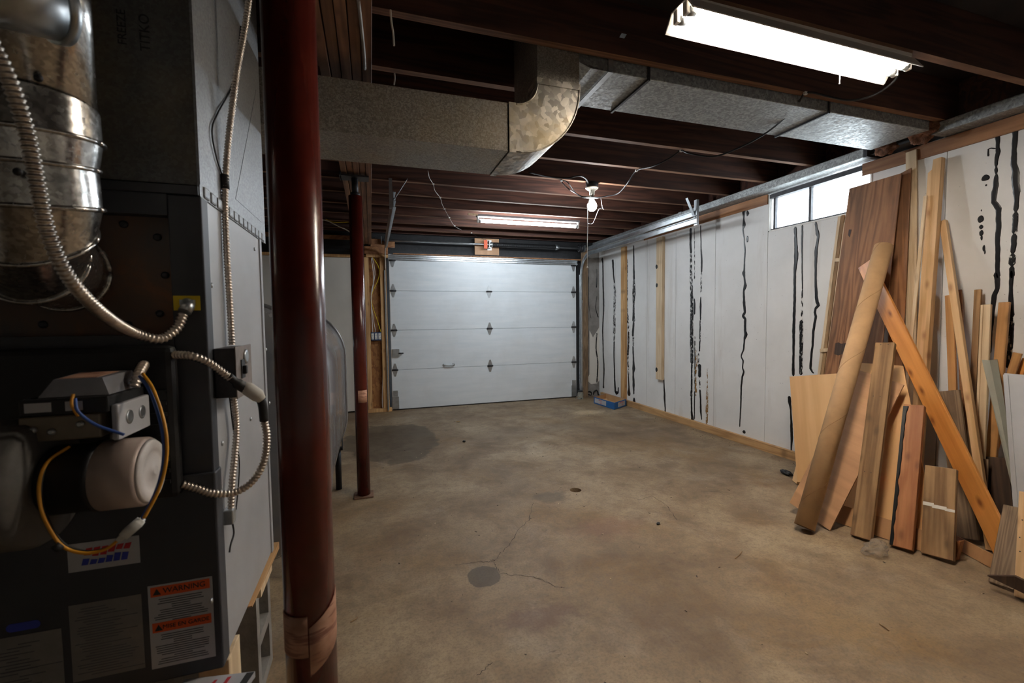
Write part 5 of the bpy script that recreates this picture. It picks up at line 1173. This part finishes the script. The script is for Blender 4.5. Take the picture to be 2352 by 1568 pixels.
c_ = AZ(1512,1204,0); tag(lumpy(c_+Vector((0,0,.006)), .009, 6, (1.3,1,.8), .3, 'tar', 'pebble'), 'small dark pebble on the floor toward the lumber', 'pebble')
c_ = AZ(1052,969,0); mb = MB(); 
lf = [(0,-.02),(.02,-.012),(.032,.0),(.018,.008),(.022,.024),(.004,.014),(-.012,.03),(-.012,.008),(-.032,.01),(-.018,-.006)]
b = bmesh.new(); cv = b.verts.new((c_.x, c_.y, .012)); vs = [b.verts.new((c_.x+x, c_.y+y, .004+.014*abs(noise.noise((x*60, y*60, 2))))) for x, y in lf]
for k in range(len(vs)): b.faces.new((cv, vs[k], vs[(k+1)%len(vs)]))
bmesh.ops.solidify(b, geom=list(b.faces), thickness=.001)
M['leaf'] = plain('dry_leaf', (.58,.40,.20), .7); tag(obj('dry_leaf', b, M['leaf']), 'dry tan leaf on the floor before the garage door', 'leaf')
# loose chips and sawdust: uncountable litter
b = bmesh.new(); rl = random.Random(11)
for k in range(520):
    if k < 200: x, y = 2.62+rl.gauss(0, .13), 5.02+rl.gauss(0, .08)
    elif k < 300: x, y = 3.30-abs(rl.gauss(0, .07)), rl.uniform(2.6, 5.2)
    elif k < 340: x, y = rl.uniform(.35, 3.0), 6.05-abs(rl.gauss(0, .05))
    else: x, y = rl.uniform(-.1, 2.6), rl.uniform(1.1, 5.6)
    s = rl.uniform(.0008, .0026); an = rl.uniform(0, PI); l = rl.uniform(1, 3.5)
    u = Vector((math.cos(an), math.sin(an), 0))*s*l; w_ = Vector((-math.sin(an), math.cos(an), 0))*s
    c_ = Vector((x, y, .0008)); P = [c_-u-w_, c_+u-w_*.6, c_+u*.8+w_, c_-u*.7+w_]
    lo_ = [b.verts.new(p) for p in P]; hi_ = [b.verts.new(p+Vector((0,0,s*.8))) for p in P]
    mi = 0 if k < 200 else (1 if rl.random() < .8 else 0)
    for f in [b.faces.new(hi_)]+[b.faces.new((lo_[i], lo_[(i+1)%4], hi_[(i+1)%4], hi_[i])) for i in range(4)]: f.material_index = mi
me = bpy.data.meshes.new('floor_litter'); b.to_mesh(me); b.free(); me.materials.append(plain('chip_pale', (.55,.42,.26), .8)); me.materials.append(plain('chip_dark', (.05,.035,.025), .8))
o = lk('floor_litter', me); tag(o, 'wood chips and dirt crumbs scattered over the concrete floor', 'litter', None, 'stuff')
for a, b_, lb in (((2020,1432),(2042,1448), 'thin twig lying nearest the right of the floor'), ((1688,1282),(1704,1266), 'thin twig in the middle right of the floor'), ((805,1428),(822,1416), 'curled straw on the floor beside the front column')):
    P = [AZ(*a, .003), AZ((a[0]+b_[0])/2+2, (a[1]+b_[1])/2, .005), AZ(*b_, .003)]; tag(obj('twig', MB().tube(smooth_path(P, 4), .002, 6), M['weathered']), lb, 'twig')

# ================================================================== daylight and render look
w = bpy.data.worlds.new('world'); S.world = w; w.use_nodes = True
bg = w.node_tree.nodes['Background']; bg.inputs[0].default_value = (.86,.93,1,1); bg.inputs[1].default_value = 3.5
ld_ = bpy.data.lights.new('window_daylight', 'AREA'); ld_.shape = 'RECTANGLE'; ld_.size = .80; ld_.size_y = .30; ld_.energy = 7; ld_.color = (.84,.92,1)
lo_ = bpy.data.objects.new('window_daylight', ld_); COL.objects.link(lo_); lo_.location = (XF+.12, (WY0+WY1)/2, 2.24); lo_.rotation_euler = (0, math.radians(60), 0)
vs_ = S.view_settings; S.display_settings.display_device = 'sRGB'
vs_.view_transform = 'Standard'; vs_.look = 'None'; vs_.exposure = 1.4; vs_.gamma = 1; vs_.use_curve_mapping = False
S.cycles.max_bounces = 10; S.cycles.diffuse_bounces = 6; S.cycles.use_denoising = True; S.cycles.sample_clamp_indirect = 8
S.cycles.transparent_max_bounces = 16
